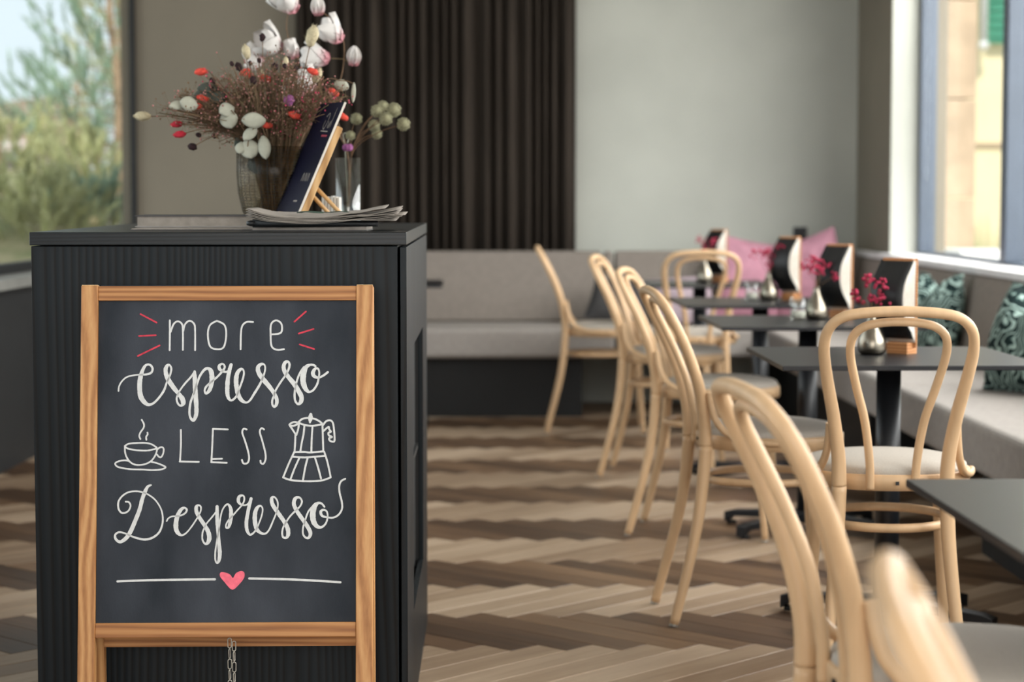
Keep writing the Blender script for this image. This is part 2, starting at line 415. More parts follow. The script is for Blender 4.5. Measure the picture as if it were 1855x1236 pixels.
for k, mm in (('a', 'oak_light'), ('b', 'oak_dark')):
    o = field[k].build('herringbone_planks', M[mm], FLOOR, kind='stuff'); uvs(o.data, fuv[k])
    a = o.data.attributes.new('tone', 'FLOAT', 'POINT'); a.data.foreach_set('value', ftone[k])

# ------------------------------------------------------------------ banquettes
def cushion(mb, x0, x1, y0, y1, z0, z1): return mb.bb(x0, x1, y0, y1, z0, z1)
bb_ = thing('banquette_bench', 'long taupe upholstered bench along the back wall under the curtain', 'bench', (0, 10.7, 0))
for x0, x1 in ((-1.58, .80), (.812, 1.52)):
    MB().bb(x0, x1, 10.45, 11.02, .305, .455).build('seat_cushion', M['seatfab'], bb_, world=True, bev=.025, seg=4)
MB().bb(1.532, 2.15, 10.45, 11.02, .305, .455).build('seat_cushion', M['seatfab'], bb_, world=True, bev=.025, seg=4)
for x0, x1 in ((-1.58, .772), (.784, .83), (.842, 2.15)):
    MB().hexa([(x0, 11.0, .455), (x1, 11.0, .455), (x1, 11.135, .455), (x0, 11.135, .455), (x0, 11.06, .825), (x1, 11.06, .825), (x1, 11.135, .825), (x0, 11.135, .825)]).build('backrest_panel', M['bench'], bb_, world=True, bev=.02, seg=4)
MB().bb(-1.58, .64, 10.56, 11.2, 0, .305).build('plinth', M['niche'], bb_, world=True)
MB().bb(1.68, 2.1, 10.56, 11.2, 0, .305).build('plinth', M['niche'], bb_, world=True)
sb = thing('banquette_bench', 'taupe upholstered bench below the right-hand windows', 'bench', (1.9, 7, 0))
yy = [10.44, 7.35, 4.6, 1.9, -.8]
for i in range(4):
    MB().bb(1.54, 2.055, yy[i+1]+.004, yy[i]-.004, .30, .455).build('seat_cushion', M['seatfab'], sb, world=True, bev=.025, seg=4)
yb = [10.99, 8.62, 6.2, 3.8, 1.4, -.8]
for i in range(5):
    a, b_ = yb[i+1]+.004, yb[i]-.004
    MB().hexa([(2.06, a, .455), (XR-.006, a, .455), (XR-.006, b_, .455), (2.06, b_, .455), (2.125, a, .798), (XR-.006, a, .798), (XR-.006, b_, .798), (2.125, b_, .798)]).build('backrest_panel', M['bench'], sb, world=True, bev=.016, seg=4)
for a, b_ in ((8.3, 10.4), (3.0, 6.5), (-.7, 1.5)):
    MB().bb(1.655, 2.1, a, b_, 0, .30).build('plinth', M['niche'], sb, world=True)

# ------------------------------------------------------------------ curtain
mb = MB(); X0, X1 = -.845, .645; NP = 340
prof = []
ph = 0
for i in range(NP+1):
    x = X0 + (X1-X0)*i/NP
    ph += .42 + .16*math.sin(i*.11) + .1*math.sin(i*.043+1)
    prof.append((x + .006*math.sin(ph*2+1), 11.215 + .036*math.sin(ph) + .010*math.sin(i*.09)))
b0 = 0
for j, z in enumerate((.60, 1.2, 1.9, ZC-.03)):
    for x, y in prof: mb.v.append((x, y + .004*math.sin(z*3 + x*9), z))
for j in range(3):
    for i in range(NP):
        a = j*(NP+1)+i; mb.face((a, a+1, a+NP+2, a+NP+1), True)
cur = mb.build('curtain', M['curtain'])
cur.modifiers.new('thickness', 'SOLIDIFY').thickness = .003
tag(cur, 'dark taupe floor-length pleated curtain hanging on the back wall', 'curtain')

# ------------------------------------------------------------------ wall switch
sw = thing('wall_socket', 'black square wall socket above the back bench', 'socket', at(1449, 424, YB))
MB().box((0, -.005, 0), (.076, .01, .076)).build('cover_plate', M['black_metal'], sw, bev=.002)
MB().box((0, -.011, 0), (.05, .003, .05)).build('insert', M['niche'], sw, bev=.002)

# ------------------------------------------------------------------ counter
CZ = 1.052
ct = thing('counter_cabinet', 'black-stained ash counter cabinet behind the chalkboard', 'cabinet', (-.098, 4.2, 0), R(-1.0))
MB().bb(-.752, 0, 0, 1.3, CZ-.026, CZ).build('countertop', M['ash_h'], ct, bev=.0015)
MB().bb(-.750, -.018, .006, .026, 0, CZ-.028).build('front_panel', M['ash'], ct, bev=.001)
MB().bb(-.750, -.730, .026, 1.29, 0, CZ-.028).build('side_panel', M['ash'], ct)
sp = MB()
sp.bb(-.013, 0, .006, .34, 0, CZ-.030); sp.build('side_panel', M['ash'], ct, bev=.001)
MB().bb(-.013, 0, .34, .98, .80, CZ-.030).build('side_panel', M['ash'], ct)
MB().bb(-.013, 0, .98, 1.29, 0, CZ-.030).build('side_panel', M['ash'], ct)
MB().bb(-.013, 0, .34, .98, 0, .22).build('side_panel', M['ash'], ct)
MB().bb(-.40, -.39, .34, .98, .2, .82).build('niche_back', M['niche'], ct)
MB().bb(-.40, -.013, .33, .34, .2, .82).build('niche_side', M['niche'], ct)
MB().bb(-.40, -.013, .98, .99, .2, .82).build('niche_side', M['niche'], ct)
MB().bb(-.40, -.013, .34, .98, .50, .512).build('niche_shelf', M['niche'], ct)
MB().bb(-.73, -.018, 1.27, 1.29, 0, CZ-.028).build('back_panel', M['ash'], ct)
MB().bb(-.03, -.02, .03, 1.27, 0, CZ-.028).build('shadow_gap', M['niche'], ct)

# ------------------------------------------------------------------ chalkboard A-sign
TILT = R(8.0); YT = 4.075
PT0 = at(412, 517, YT)                     # top edge of the front frame
bu = Vector((1, 0, 0)); bv = Vector((0, math.sin(TILT), math.cos(TILT))); bn = Vector((0, -math.cos(TILT), math.sin(TILT)))
def bpt(u, v, n=0): return PT0 + bu*u + bv*v + bn*n
def px2b(px, py):                          # photo pixel -> (u, v) on the sign's writing surface
    d = ray(px, py); o = Vector((0, 0, CAM_H)); P = bpt(0, 0, -.008)
    t = (P - o).dot(bn) / d.dot(bn); q = o + d*t - P
    return q.dot(bu), q.dot(bv)
def bbox(u0, u1, v0, v1, n0, n1):
    m = MB(); return m.hexa([bpt(u0, v0, n0), bpt(u1, v0, n0), bpt(u1, v0, n1), bpt(u0, v0, n1), bpt(u0, v1, n0), bpt(u1, v1, n0), bpt(u1, v1, n1), bpt(u0, v1, n1)])
HW = 261.5 / 523 * .5635
LEN = PT0.z / math.cos(TILT)
sg = thing('chalkboard_sign', 'pine-framed chalkboard sign with white hand lettering against the black counter', 'sign', (PT0.x, YT - PT0.z*math.tan(TILT), 0))
SWD = .0325
for s_ in (-1, 1):
    e = HW*s_; i_ = (HW - SWD)*s_
    st = bbox(min(e, i_), max(e, i_), -LEN + .003, 0, -.024, 0).build('frame_upright', M['pine_v'], sg, world=True, bev=.0015)
    bbox(min(e, i_)+.001, max(e, i_)-.001, 0, .0012, -.023, -.001).build('end_grain', M['endgrain'], st, world=True)
    # rear frame upright
    m2 = MB(); x0, x1 = PT0.x + min(e, i_), PT0.x + max(e, i_)
    m2.hexa([(x0, 4.085, 0), (x1, 4.085, 0), (x1, 4.107, 0), (x0, 4.107, 0), (x0, 4.103, PT0.z-.006), (x1, 4.103, PT0.z-.006), (x1, 4.125, PT0.z-.006), (x0, 4.125, PT0.z-.006)])
    m2.build('rear_upright', M['pine_v'], sg, world=True, bev=.0015)
iw = HW - SWD
_, v_b1 = px2b(412, 1128); _, v_b0 = px2b(412, 1155); _, v_t0 = px2b(412, 545)
bbox(-iw, iw, v_t0, -.001, -.022, -.002).build('frame_rail', M['pine_h'], sg, world=True, bev=.0015)
bbox(-iw, iw, v_b0, v_b1, -.022, -.002).build('frame_rail', M['pine_h'], sg, world=True, bev=.0015)
panel = bbox(-iw+.0005, iw-.0005, v_b1-.004, v_t0+.004, -.014, -.008).build('writing_panel', M['slate'], sg, world=True)
mr = MB()
mr.hexa([(PT0.x-iw, 4.088, .24), (PT0.x+iw, 4.088, .24), (PT0.x+iw, 4.108, .24), (PT0.x-iw, 4.108, .24), (PT0.x-iw, 4.089, .27), (PT0.x+iw, 4.089, .27), (PT0.x+iw, 4.109, .27), (PT0.x-iw, 4.109, .27)])
mr.build('rear_rail', M['pine_h'], sg, world=True)
mr = MB(); mr.hexa([(PT0.x-iw, 4.093, .27), (PT0.x+iw, 4.093, .27), (PT0.x+iw, 4.099, .27), (PT0.x-iw, 4.099, .27), (PT0.x-iw, 4.106, .95), (PT0.x+iw, 4.106, .95), (PT0.x+iw, 4.112, .95), (PT0.x-iw, 4.112, .95)])
mr.build('rear_panel', M['slate'], sg, world=True)
# chain hanging from the bottom rail
ch = None
for k, px in enumerate((414.5, 422.5)):
    u, v = px2b(px, 1155)
    top = bpt(u, v, -.02)
    links = []
    for j in range(11):
        c = top + Vector((0, 0, -.012 - j*.0205 - k*.006))
        wd, hh = (.0036, .0095)
        pts = []
        for q in range(16):
            a = 2*math.pi*q/16; cx = math.cos(a)*wd; cz = math.sin(a)*wd + (hh-wd)*(1 if math.sin(a) >= 0 else -1)
            pts.append((c.x + (cx*.95 if j % 2 == 0 else cx*.35), c.y + (cx*.25 if j % 2 == 0 else cx*.95), c.z + cz))
        lk = MB().tube(pts, .00105, 6, closed=True)
        if ch is None:
            ch = MB().tube([top + Vector((0, 0, .006)), top + Vector((0, 0, -.004))], .0015, 6).build('chain', M['steel'], sg, world=True)
        lk.build('chain_link', M['steel'], ch, world=True)

# chalk strokes: (crop scale, crop origin), points x, y, width as drawn
def chalk(name, strokes, tr, m, parent, n=6, wdef=10, sharp=False, tint=1):
    s, ox, oy = tr; mb = MB(); layer = 0
    for st in strokes:
        pts = [(p[0], p[1], p[2] if len(p) > 2 else wdef) for p in st]
        sp_ = [np.array(p, float) for p in pts] if (sharp and len(pts) < 4) or len(pts) == 2 else spline(pts, n)
        if len(pts) == 2 : sp_ = [np.array(pts[0], float)*(1-t)+np.array(pts[1], float)*t for t in (0, .25, .5, .75, 1)]
        uvp = [px2b(ox + p[0]/s, oy + p[1]/s) for p in sp_]
        wd = [max(p[2], 4)/s/880 * random.uniform(.93, 1.05) for p in sp_]
        layer += 1; off = .0004 + .00003*layer
        mb.ribbon(uvp, wd, lambda u, v: bpt(u, v, -.008 + off))
    return mb.build(name, m, parent, world=True)
E1 = (8.829, 200, 640); E2 = (8.829, 400, 640); D1 = (6.867, 195, 860); D2 = (6.867, 410, 850)
TX = (3.2526, 130, 500); MK = (7.725, 500, 730); CP = (10.3, 200, 750); BT = (3.2018, 130, 850)
esp1 = [[(130,605,26),(140,530,24),(185,450,24),(260,385,24),(370,355,24),(470,345,24),(580,340,32),(655,310,34),(675,250,34),(650,200,32),(605,182,32),(555,205,40),(510,290,55),(475,420,70),(468,560,70),(485,690,75),(540,780,70),(610,825,45),(690,800,34),(780,710,34),(860,590,34),(905,460,28),(955,350,28),(975,250,30),(950,195,28),(915,195,45),(885,250,60),(890,330,65),(930,430,70),(1010,550,70),(1090,650,60),(1150,730,75),(1165,800,70),(1130,840,35),(1085,815,30),(1060,740,30),(1075,670,28),(1110,600,26),(1190,490,28),(1290,380,30),(1345,300,30)],
 [(1348,295,38),(1350,400,65),(1355,550,70),(1365,700,70),(1375,850,65),(1372,980,60),(1330,1075,45),(1280,1030,36),(1265,940,34),(1280,800,34),(1320,680,32),(1385,490,34),(1430,370,34),(1500,270,40),(1560,245,45),(1610,290,70),(1625,400,75),(1610,520,65),(1580,600,55),(1530,645,35),(1508,600,30),(1530,540,32),(1590,480,30),(1640,440,30),(1720,370,32),(1790,290,32),(1828,230,32),(1815,185,28),(1780,172,30),(1740,205,45),(1748,255,48),(1790,285,40),(1845,300,34),(1890,280,34),(1925,205,44)]]
esp2 = [[(165,185,50),(140,270,58),(115,400,62),(105,520,66),(105,640,62),(125,720,50),(165,755,34),(215,730,34),(260,670,32),(300,560,30),(350,420,30),(370,320,28),(355,262,28),(315,260,45),(265,320,60),(245,430,70),(255,560,68),(285,680,70),(340,760,55),(410,790,32),(470,750,32),(540,640,36),(620,510,36),(660,420,30),(700,310,26),(710,230,26),(690,180,28),(640,180,45),(595,230,62),(610,320,68),(680,420,72),(780,540,68),(850,640,60),(895,740,55),(890,820,50),(855,860,34),(825,820,32),(825,750,32),(850,680,30),(880,590,30),(960,460,30),(1030,360,28),(1080,270,32),(1100,190,34),(1080,140,34),(1035,145,50),(1005,210,60),(1020,290,62),(1080,380,66),(1170,490,70),(1240,600,72),(1290,700,70),(1280,780,60),(1235,815,36),(1190,760,32),(1180,660,32),(1190,570,30),(1215,450,30),(1260,330,32),(1330,230,40)],
 [(1515,210,30),(1480,190,34),(1420,190,40),(1360,230,65),(1325,330,85),(1315,440,85),(1340,540,75),(1380,600,55),(1420,620,34),(1480,590,32),(1540,500,32),(1565,400,30),(1575,310,28),(1555,250,30),(1510,250,40),(1475,310,60),(1490,365,55),(1545,390,38),(1600,380,32),(1660,345,34),(1710,305,34)]]
des1 = [[(540,132,20),(500,150,32),(465,215,44),(430,310,46),(400,430,46),(350,560,48),(290,700,50),(240,780,46),(180,830,40),(140,835,34),(100,800,30),(95,750,24),(140,718,22),(210,730,20),(290,765,20),(380,795,24),(470,808,26),(560,785,26),(640,720,24),(680,620,22),(685,520,20),(660,420,18),(600,325,18),(530,265,18),(450,225,18),(360,208,20),(260,220,20),(180,270,20),(135,340,22),(135,420,22),(165,470,22),(210,478,22),(260,450,20),(285,390,20),(265,345,20),(225,338,18)],
 [(735,580,18),(755,545,18),(800,522,18),(850,518,18),(910,510,20),(965,480,22),(985,440,24),(960,415,24),(920,430,38),(880,490,46),(855,570,54),(850,660,56),(870,720,48),(920,755,26),(980,725,18),(1050,640,18),(1115,540,18),(1155,460,18),(1160,405,20),(1135,382,20),(1105,400,38),(1105,460,44),(1145,540,46),(1205,630,46),(1250,710,50),(1265,790,54),(1245,850,40),(1210,860,24),(1180,810,20),(1180,730,20),(1200,670,18),(1235,605,18),(1290,540,18),(1345,470,18)],
 [(1362,400,36),(1362,480,42),(1365,600,44),(1375,720,40),(1385,850,42),(1395,980,46),(1385,1070,36),(1360,1100,22),(1340,1060,20),(1340,960,20),(1360,820,18),(1385,680,18),(1400,560,18),(1425,450,18),(1465,385,20),(1500,372,24),(1530,420,40),(1535,500,46),(1525,590,44),(1505,655,30),(1475,660,20),(1475,620,18),(1510,560,18),(1566,500,18)]]
des2 = [[(90,570,18),(140,510,18),(190,455,18),(220,400,20),(222,350,20),(200,328,22),(160,345,36),(150,400,38),(180,440,26),(230,450,20),(275,430,22),(300,380,24)],
 [(308,370,36),(285,460,40),(265,560,42),(250,660,44),(255,750,40),(280,805,30),(310,815,24),(360,770,20),(400,690,18),(440,580,18),(452,500,18),(430,460,20),(390,475,36),(360,540,50),(355,640,52),(375,740,46),(420,790,34),(480,805,24),(530,760,20),(580,650,20),(620,550,18),(640,470,18),(635,400,20),(600,350,20),(565,365,38),(575,440,46),(640,540,48),(710,640,48),(760,730,50),(770,810,48),(745,855,30),(705,845,24),(695,790,22),(710,720,20),(750,650,20),(800,580,20),(860,520,22),(920,460,20),(940,400,22),(910,355,24),(860,365,40),(840,430,46),(870,510,46),(930,600,46),(1000,700,48),(1045,790,46),(1030,850,34),(990,855,24),(955,810,22),(955,730,20),(980,640,20),(1020,530,20),(1080,460,24)],
 [(1220,470,22),(1185,430,24),(1140,425,34),(1095,470,60),(1075,560,66),(1085,650,62),(1125,710,46),(1180,725,28),(1235,680,22),(1260,600,20),(1250,530,20),(1210,508,24),(1175,530,32),(1190,580,30),(1250,600,22),(1330,605,22),(1400,565,22),(1440,490,22),(1435,400,22),(1410,300,22),(1405,210,22),(1430,150,22),(1480,122,20)]]
more = [[(577,438),(578,350),(578,262)],[(583,330),(600,285),(625,268),(650,285),(655,330),(655,436)],[(657,325),(668,285),(695,265),(722,285),(727,330),(727,438)],
 [(855,265),(815,290),(802,345),(815,415),(855,432),(895,420),(910,350),(900,290),(855,265)],[(995,432),(997,340),(1005,295),(1030,272),(1068,272)],[(1175,345),(1232,335),(1236,285),(1205,262),(1175,285),(1172,350),(1178,415),(1210,436),(1250,432)]]
less = [[(643,908),(643,1000),(638,1092)],[(636,1094),(748,1096)],[(920,905),(832,902)],[(832,902),(828,1000),(823,1095)],[(826,1080),(885,1078)],[(822,1098),(913,1102)],
 [(1030,905),(1012,902),(1005,925),(1020,970),(1038,1030),(1045,1075),(1035,1103),(1012,1105),(1003,1085)],[(1133,905),(1118,898),(1108,920),(1122,970),(1140,1040),(1142,1080),(1130,1107),(1115,1103),(1112,1090)]]
rays = [[(405,225),(500,275)],[(397,354),(495,350)],[(390,472),(518,410)],[(1312,270),(1380,210)],[(1338,340),(1425,313)],[(1343,404),(1428,431)]]
cup = [[(270,600),(340,560),(480,545),(650,543),(760,565),(830,605),(865,640),(800,665),(680,685),(500,680),(370,660),(300,635),(270,600)],[(270,600),(275,720),(310,820),(370,900),(450,945),(550,955),(660,935),(760,880),(830,790),(865,700),(865,640)],
 [(875,665),(920,630),(970,625),(995,660),(985,740),(950,805),(910,805),(870,760)],[(350,885),(290,870),(200,875),(120,900),(90,935),(130,985),(240,1015),(400,1035),(600,1040),(750,1050),(900,1045),(990,1025),(1030,995),(960,955),(850,915),(760,895)],
 [(585,112),(625,190),(620,260),(565,340),(540,410),(560,470)],[(692,350),(695,385),(668,430),(672,485)]]
moka = [[(315,270),(370,225),(450,212),(540,225),(610,260),(650,295)],[(320,280),(400,310),(500,322),(600,310),(650,298)],[(300,275),(250,270),(205,290),(190,312),(240,322),(290,305),(305,275)],[(195,320),(235,380),(280,450)],[(320,300),(310,370),(285,450)],[(272,450),(268,560),(260,680)],[(650,300),(655,450),(662,670)],[(398,320),(385,440),(360,560),(342,675)],[(510,345),(500,500),(495,680)],[(255,690),(400,688),(480,695),(665,680)],[(235,755),(400,765),(550,755),(680,742)],[(255,690),(180,850),(100,1045)],[(675,685),(720,830),(765,1040)],[(100,1045),(200,1080),(350,1095),(500,1098),(650,1085),(765,1045)],[(325,775),(260,920),(205,1065)],[(445,765),(410,900),(378,1080)],[(545,765),(590,910),(630,1060)],
 [(660,310),(700,260),(755,245),(795,280),(812,380),(820,520),(800,545),(755,530),(745,495),(785,480),(740,455),(735,420),(768,405),(745,370),(740,340),(715,350),(665,395)],[(487,165,40),(482,215,62),(475,275,26)]]
lines = [[(265,652),(450,645),(640,642),(830,640)],[(1030,635),(1250,640),(1400,647),(1558,657)]]
P_ = panel
for st, l_ in ((more[:3], 'm'), (more[3:4], 'o'), (more[4:5], 'r'), (more[5:], 'e')): tag(chalk('chalk_letter', st, TX, M['chalk'], P_), 'thin white chalk letter ' + l_ + ' of more')
o = chalk('chalk_word', esp1, E1, M['chalk'], P_); tag(o, 'white brush lettering, first half of espresso')
tag(chalk('chalk_word', esp2, E2, M['chalk'], P_), 'white brush lettering, second half of espresso')
for st, l_ in ((less[:2], 'letter L'), (less[2:6], 'letter E'), (less[6:7], 'first letter S'), (less[7:], 'last letter S')): tag(chalk('chalk_letter', st, TX, M['chalk'], P_), 'thin white chalk ' + l_ + ' of LESS')
tag(chalk('chalk_word', des1, D1, M['chalk'], P_), 'white brush lettering, first half of Despresso')
tag(chalk('chalk_word', des2, D2, M['chalk'], P_), 'white brush lettering, second half of Despresso')
for st, wh in zip(rays, ('upper left', 'middle left', 'lower left', 'upper right', 'middle right', 'lower right')):
    tag(chalk('chalk_dash', [st], TX, M['chalk_red'], P_, wdef=9), wh + ' red chalk dash')
tag(chalk('chalk_cup_drawing', cup, CP, M['chalk'], P_, wdef=29), 'steaming cup drawn in white chalk')
tag(chalk('chalk_pot_drawing', moka, MK, M['chalk'], P_, wdef=25), 'stovetop coffee pot drawn in white chalk')
for st, wh in zip(lines, ('left', 'right')): tag(chalk('chalk_line', [st], BT, M['chalk'], P_, wdef=12), 'white chalk line ' + wh + ' of the heart')
hp = spline([(930,700),(885,655),(860,622),(864,600),(888,600),(918,612),(935,632),(952,605),(980,592),(1000,600),(1000,630),(972,668)], 5, closed=True)
mb = MB()
for p in hp:
    u, v = px2b(130 + p[0]/3.2018, 850 + p[1]/3.2018); mb.v.append(tuple(bpt(u, v, -.0075)))
u, v = px2b(130+933/3.2018, 850+648/3.2018); mb.v.append(tuple(bpt(u, v, -.0075)))
for i in range(len(hp)): mb.face((len(hp), (i+1) % len(hp), i))
tag(mb.build('chalk_heart', M['chalk_pink'], P_, world=True), 'filled pink chalk heart')

# ------------------------------------------------------------------ bentwood chairs (local: origin on the floor under the seat, faces +y)
def back_y(z):
    pts = [(0, -.275), (.12, -.245), (.25, -.215), (.36, -.198), (.48, -.19), (.58, -.197), (.68, -.228), (.76, -.263), (.83, -.30), (.885, -.333)]
    for (z0, y0), (z1, y1) in zip(pts, pts[1:]):
        if z <= z1: t = (z-z0)/(z1-z0); t = max(0, t); return y0 + (y1-y0)*t
    return pts[-1][1]
def make_chair():
    t = thing('bentwood_chair', 'light beech bentwood chair', 'chair', group='bentwood chairs')
    half = [(.120, .47), (.123, .54), (.136, .63), (.153, .715), (.163, .785), (.156, .83), (.128, .858), (.08, .869), (0, .873)]
    path = [(-x, back_y(z), z) for x, z in half] + [(x, back_y(z), z) for x, z in half[::-1][1:]]
    sp_ = spline(path, 7); n = len(sp_)
    rr = [.0118 + .0055*max(0, 1 - min(i, n-1-i)/(n*.30)) for i in range(n)]
    MB().tube(sp_, rr, 12).build('back_hoop', M['beech'], t)
    half = [(.050, .462), (.053, .53), (.066, .62), (.088, .70), (.104, .77), (.102, .812), (.08, .836), (.045, .846), (0, .849)]
    path = [(-x, back_y(z)+.004, z) for x, z in half] + [(x, back_y(z)+.004, z) for x, z in half[::-1][1:]]
    MB().tube(spline(path, 7), .0098, 10).build('inner_hoop', M['beech'], t)
    for s in (-1, 1):
        lp = [(s*.152, -.277, .006), (s*.145, -.247, .12), (s*.133, -.216, .25), (s*.124, -.199, .36), (s*.120, -.190, .47)]
        q = spline(lp, 5); lg = MB().tube(q, [.0125 + .005*i/(len(q)-1) for i in range(len(q))], 12).build('leg', M['beech'], t)
        MB().lathe([(.0118, 0), (.0118, .007)], 12, (s*.152, -.277, 0)).build('foot_glide', M['steel'], lg)
        q = spline([(s*.168, .178, .006), (s*.160, .165, .15), (s*.150, .152, .32), (s*.146, .146, .455)], 6)
        lg = MB().tube(q, [.0105 + .0065*min(1, i/(len(q)*.75)) - (.002 if i > len(q)-3 else 0) for i in range(len(q))], 12).build('leg', M['beech'], t)
        MB().lathe([(.0105, 0), (.0105, .007)], 12, (s*.168, .178, 0)).build('foot_glide', M['steel'], lg)
        bp = [(s*.142, -.186, .612), (s*.144, -.180, .575), (s*.150, -.166, .535), (s*.162, -.135, .503), (s*.180, -.085, .487), (s*.195, -.03, .483), (s*.203, .02, .483)]
        MB().tube(spline(bp, 6), [.0095]*36 + [.0095], 10).build('side_bracket', M['beech'], t)
    ring = []
    for k in range(48):
        a = 2*math.pi*k/48; sx = .196; sy = .202 if math.sin(a) > 0 else .190
        ring.append((sx*math.copysign(abs(math.cos(a))**.93, math.cos(a)), sy*math.copysign(abs(math.sin(a))**.93, math.sin(a)), .475))
    # rectangular seat rim
    mb = MB(); N = len(ring)
    for p in ring:
        l = math.hypot(p[0], p[1]); k_in = (l-.03)/l
        for kk, z in ((1, .459), (1.0, .492), (.985, .495), (k_in, .495), (k_in, .459)): mb.v.append((p[0]*kk, p[1]*kk, z))
    for i in range(N):
        j = (i+1) % N
        for a in range(5):
            b = (a+1) % 5; mb.face((i*5+a, j*5+a, j*5+b, i*5+b), True)
    mb.build('seat_ring', M['beech'], t)
    mb = MB(); rows = [(.0, .487), (.93, .487), (.965, .495), (.955, .505), (.90, .513), (.7, .521), (.4, .526), (.0, .528)]
    for k_, z in rows[1:-1]:
        for p in ring: mb.v.append((p[0]*k_, p[1]*k_, z))
    for r_ in range(len(rows)-3):
        for i in range(N):
            j = (i+1) % N; mb.face((r_*N+i, r_*N+j, (r_+1)*N+j, (r_+1)*N+i), True)
    b = len(mb.v); mb.v.append((0, 0, rows[-1][1])); m_ = len(rows)-3
    for i in range(N): mb.face((m_*N+i, m_*N+(i+1) % N, b), True)
    mb.face([i for i in range(N)][::-1])
    mb.build('seat_cushion', M['seat'], t)
    st = [(.152*math.cos(2*math.pi*k/40), .168*math.sin(2*math.pi*k/40)-.008, .372) for k in range(40)]
    MB().tube(st, .0105, 10, closed=True).build('stretcher_ring', M['beech'], t)
    MB().box((.01, -.1915, .477), (.008, .004, .008)).build('bolt', M['black_metal'], t)
    return t
chair = make_chair(); snapshot()
CH = [((1.005, 4.86), -6, 'beech bentwood chair seen from behind, tucked under the nearest full table'),
      ((.694, 2.79), -83, 'blurred beech bentwood chair with grey seat at the black table in the right foreground'),
      ((.605, 1.31), -100, 'strongly blurred beech chair back at the bottom right corner, closest to the camera'),
      ((.835, 5.575), -86, 'beech bentwood chair side-on, directly left of the large chair seen from behind'),
      ((.875, 6.93), -105, 'beech bentwood chair side-on, third from the back in the left row'),
      ((.877, 8.363), -104, 'beech bentwood chair side-on, second from the back in the left row'),
      ((.712, 9.93), -93, 'farthest beech bentwood chair, side-on against the back bench'),
      ((1.07, 9.42), 1, 'small distant beech bentwood chair seen from behind at the farthest table')]
for i, ((x, y), a, lab) in enumerate(CH):
    o = chair if i == 0 else copy_tree(chair)
    o.location = (x, y, 0); o.rotation_euler = (0, 0, R(a)); o['label'] = lab

# ------------------------------------------------------------------ tables
TZ = .705
def make_table():
    t = thing('cafe_table', 'black square cafe table', 'table', group='black cafe tables')
    MB().box((0, 0, TZ-.006), (.66, .65, .012)).build('tabletop', M['tabletop'], t, bev=.0015)
    MB().box((0, 0, TZ-.0155), (.34, .34, .007)).build('top_plate', M['black_metal'], t)
    MB().lathe([(.032, .03), (.032, TZ-.019)], 24).build('column', M['black_metal'], t)
    MB().lathe([(.05, .035), (.05, .058), (.034, .07)], 24).build('base_hub', M['black_metal'], t)
    for a in (35, 145, 215, 325):
        c, s = math.cos(R(a)), math.sin(R(a)); L = .30; m = MB()
        pr = [(.03, .03, .062, .030), (.16, .028, .052, .026), (.27, .022, .044, .022), (L, .0, .036, .020)]
        b = 0
        for d, z0, z1, hw in pr:
            for sx, z in ((-hw, z0), (hw, z0), (hw, z1), (-hw, z1)):
                m.v.append((c*d - s*sx, s*d + c*sx, z + .006 if z0 or z else z+.006))
        for i in range(3):
            for k in range(4):
                k2 = (k+1) % 4; m.face((i*4+k, i*4+k2, i*4+4+k2, i*4+4+k))
        m.face((0, 3, 2, 1)); m.face((12, 13, 14, 15))
        ar = m.build('foot_arm', M['black_metal'], t, bev=.002)
        MB().lathe([(.016, 0), (.016, .012)], 12, (c*(L-.02), s*(L-.02), 0)).build('foot_glide', M['niche'], ar)
    return t
table = make_table(); snapshot()
TB = [((1.135, 5.45), 'black square table behind the large beech chair, nearest whole table'),
      ((1.0, 2.76), 'black table corner in the right foreground, cut by the right edge'),
      ((1.175, 6.95), 'second black square table of the row, counted from the front'),
      ((1.2, 8.22), 'third black square table of the row, counted from the front'),
      ((1.16, 9.93), 'last black square table of the row, by the back bench'),
      ((-.39, 10.0), 'black table mostly hidden behind the counter, one corner showing')]
for i, ((x, y), lab) in enumerate(TB):
    o = table if i == 0 else copy_tree(table)
    o.location = (x, y, 0); o['label'] = lab

# ------------------------------------------------------------------ things on the tables
M['pewter'] = mat('brushed_pewter', lin(150, 142, 128), .28, 1, var=.12, scale=30)
M['berry'] = mat('raspberry_blossom', lin(176, 40, 74), .8, var=.2, scale=90)
M['stem'] = mat('dry_stem', lin(112, 84, 58), .8, var=.15, scale=50)
M['menu_black'] = mat('black_menu_cover', lin(16, 17, 18), .5, var=.1)
M['holder_wood'] = grain('menu_holder_wood', [(.1, lin(150, 94, 52)), (.5, lin(184, 126, 80)), (.9, lin(200, 146, 98))], 120, 4, 6, (.2, 1, 1), 'Z', .5, .05)
M['clear'] = glass('clear_glass', (.93, .95, .94, 1), .08)
def bud_vase():
    t = thing('bud_vase', 'pewter bud vase', 'vase', group='pewter bud vases')
    pr = [(.001, 0), (.028, 0), (.036, .008), (.0385, .022), (.035, .042), (.026, .064), (.017, .084), (.0115, .098), (.0105, .106), (.012, .110), (.0095, .109), (.009, .09), (.02, .05), (.02, .02), (.001, .012)]
    MB().lathe(pr, 28).build('body', M['pewter'], t)
    return t
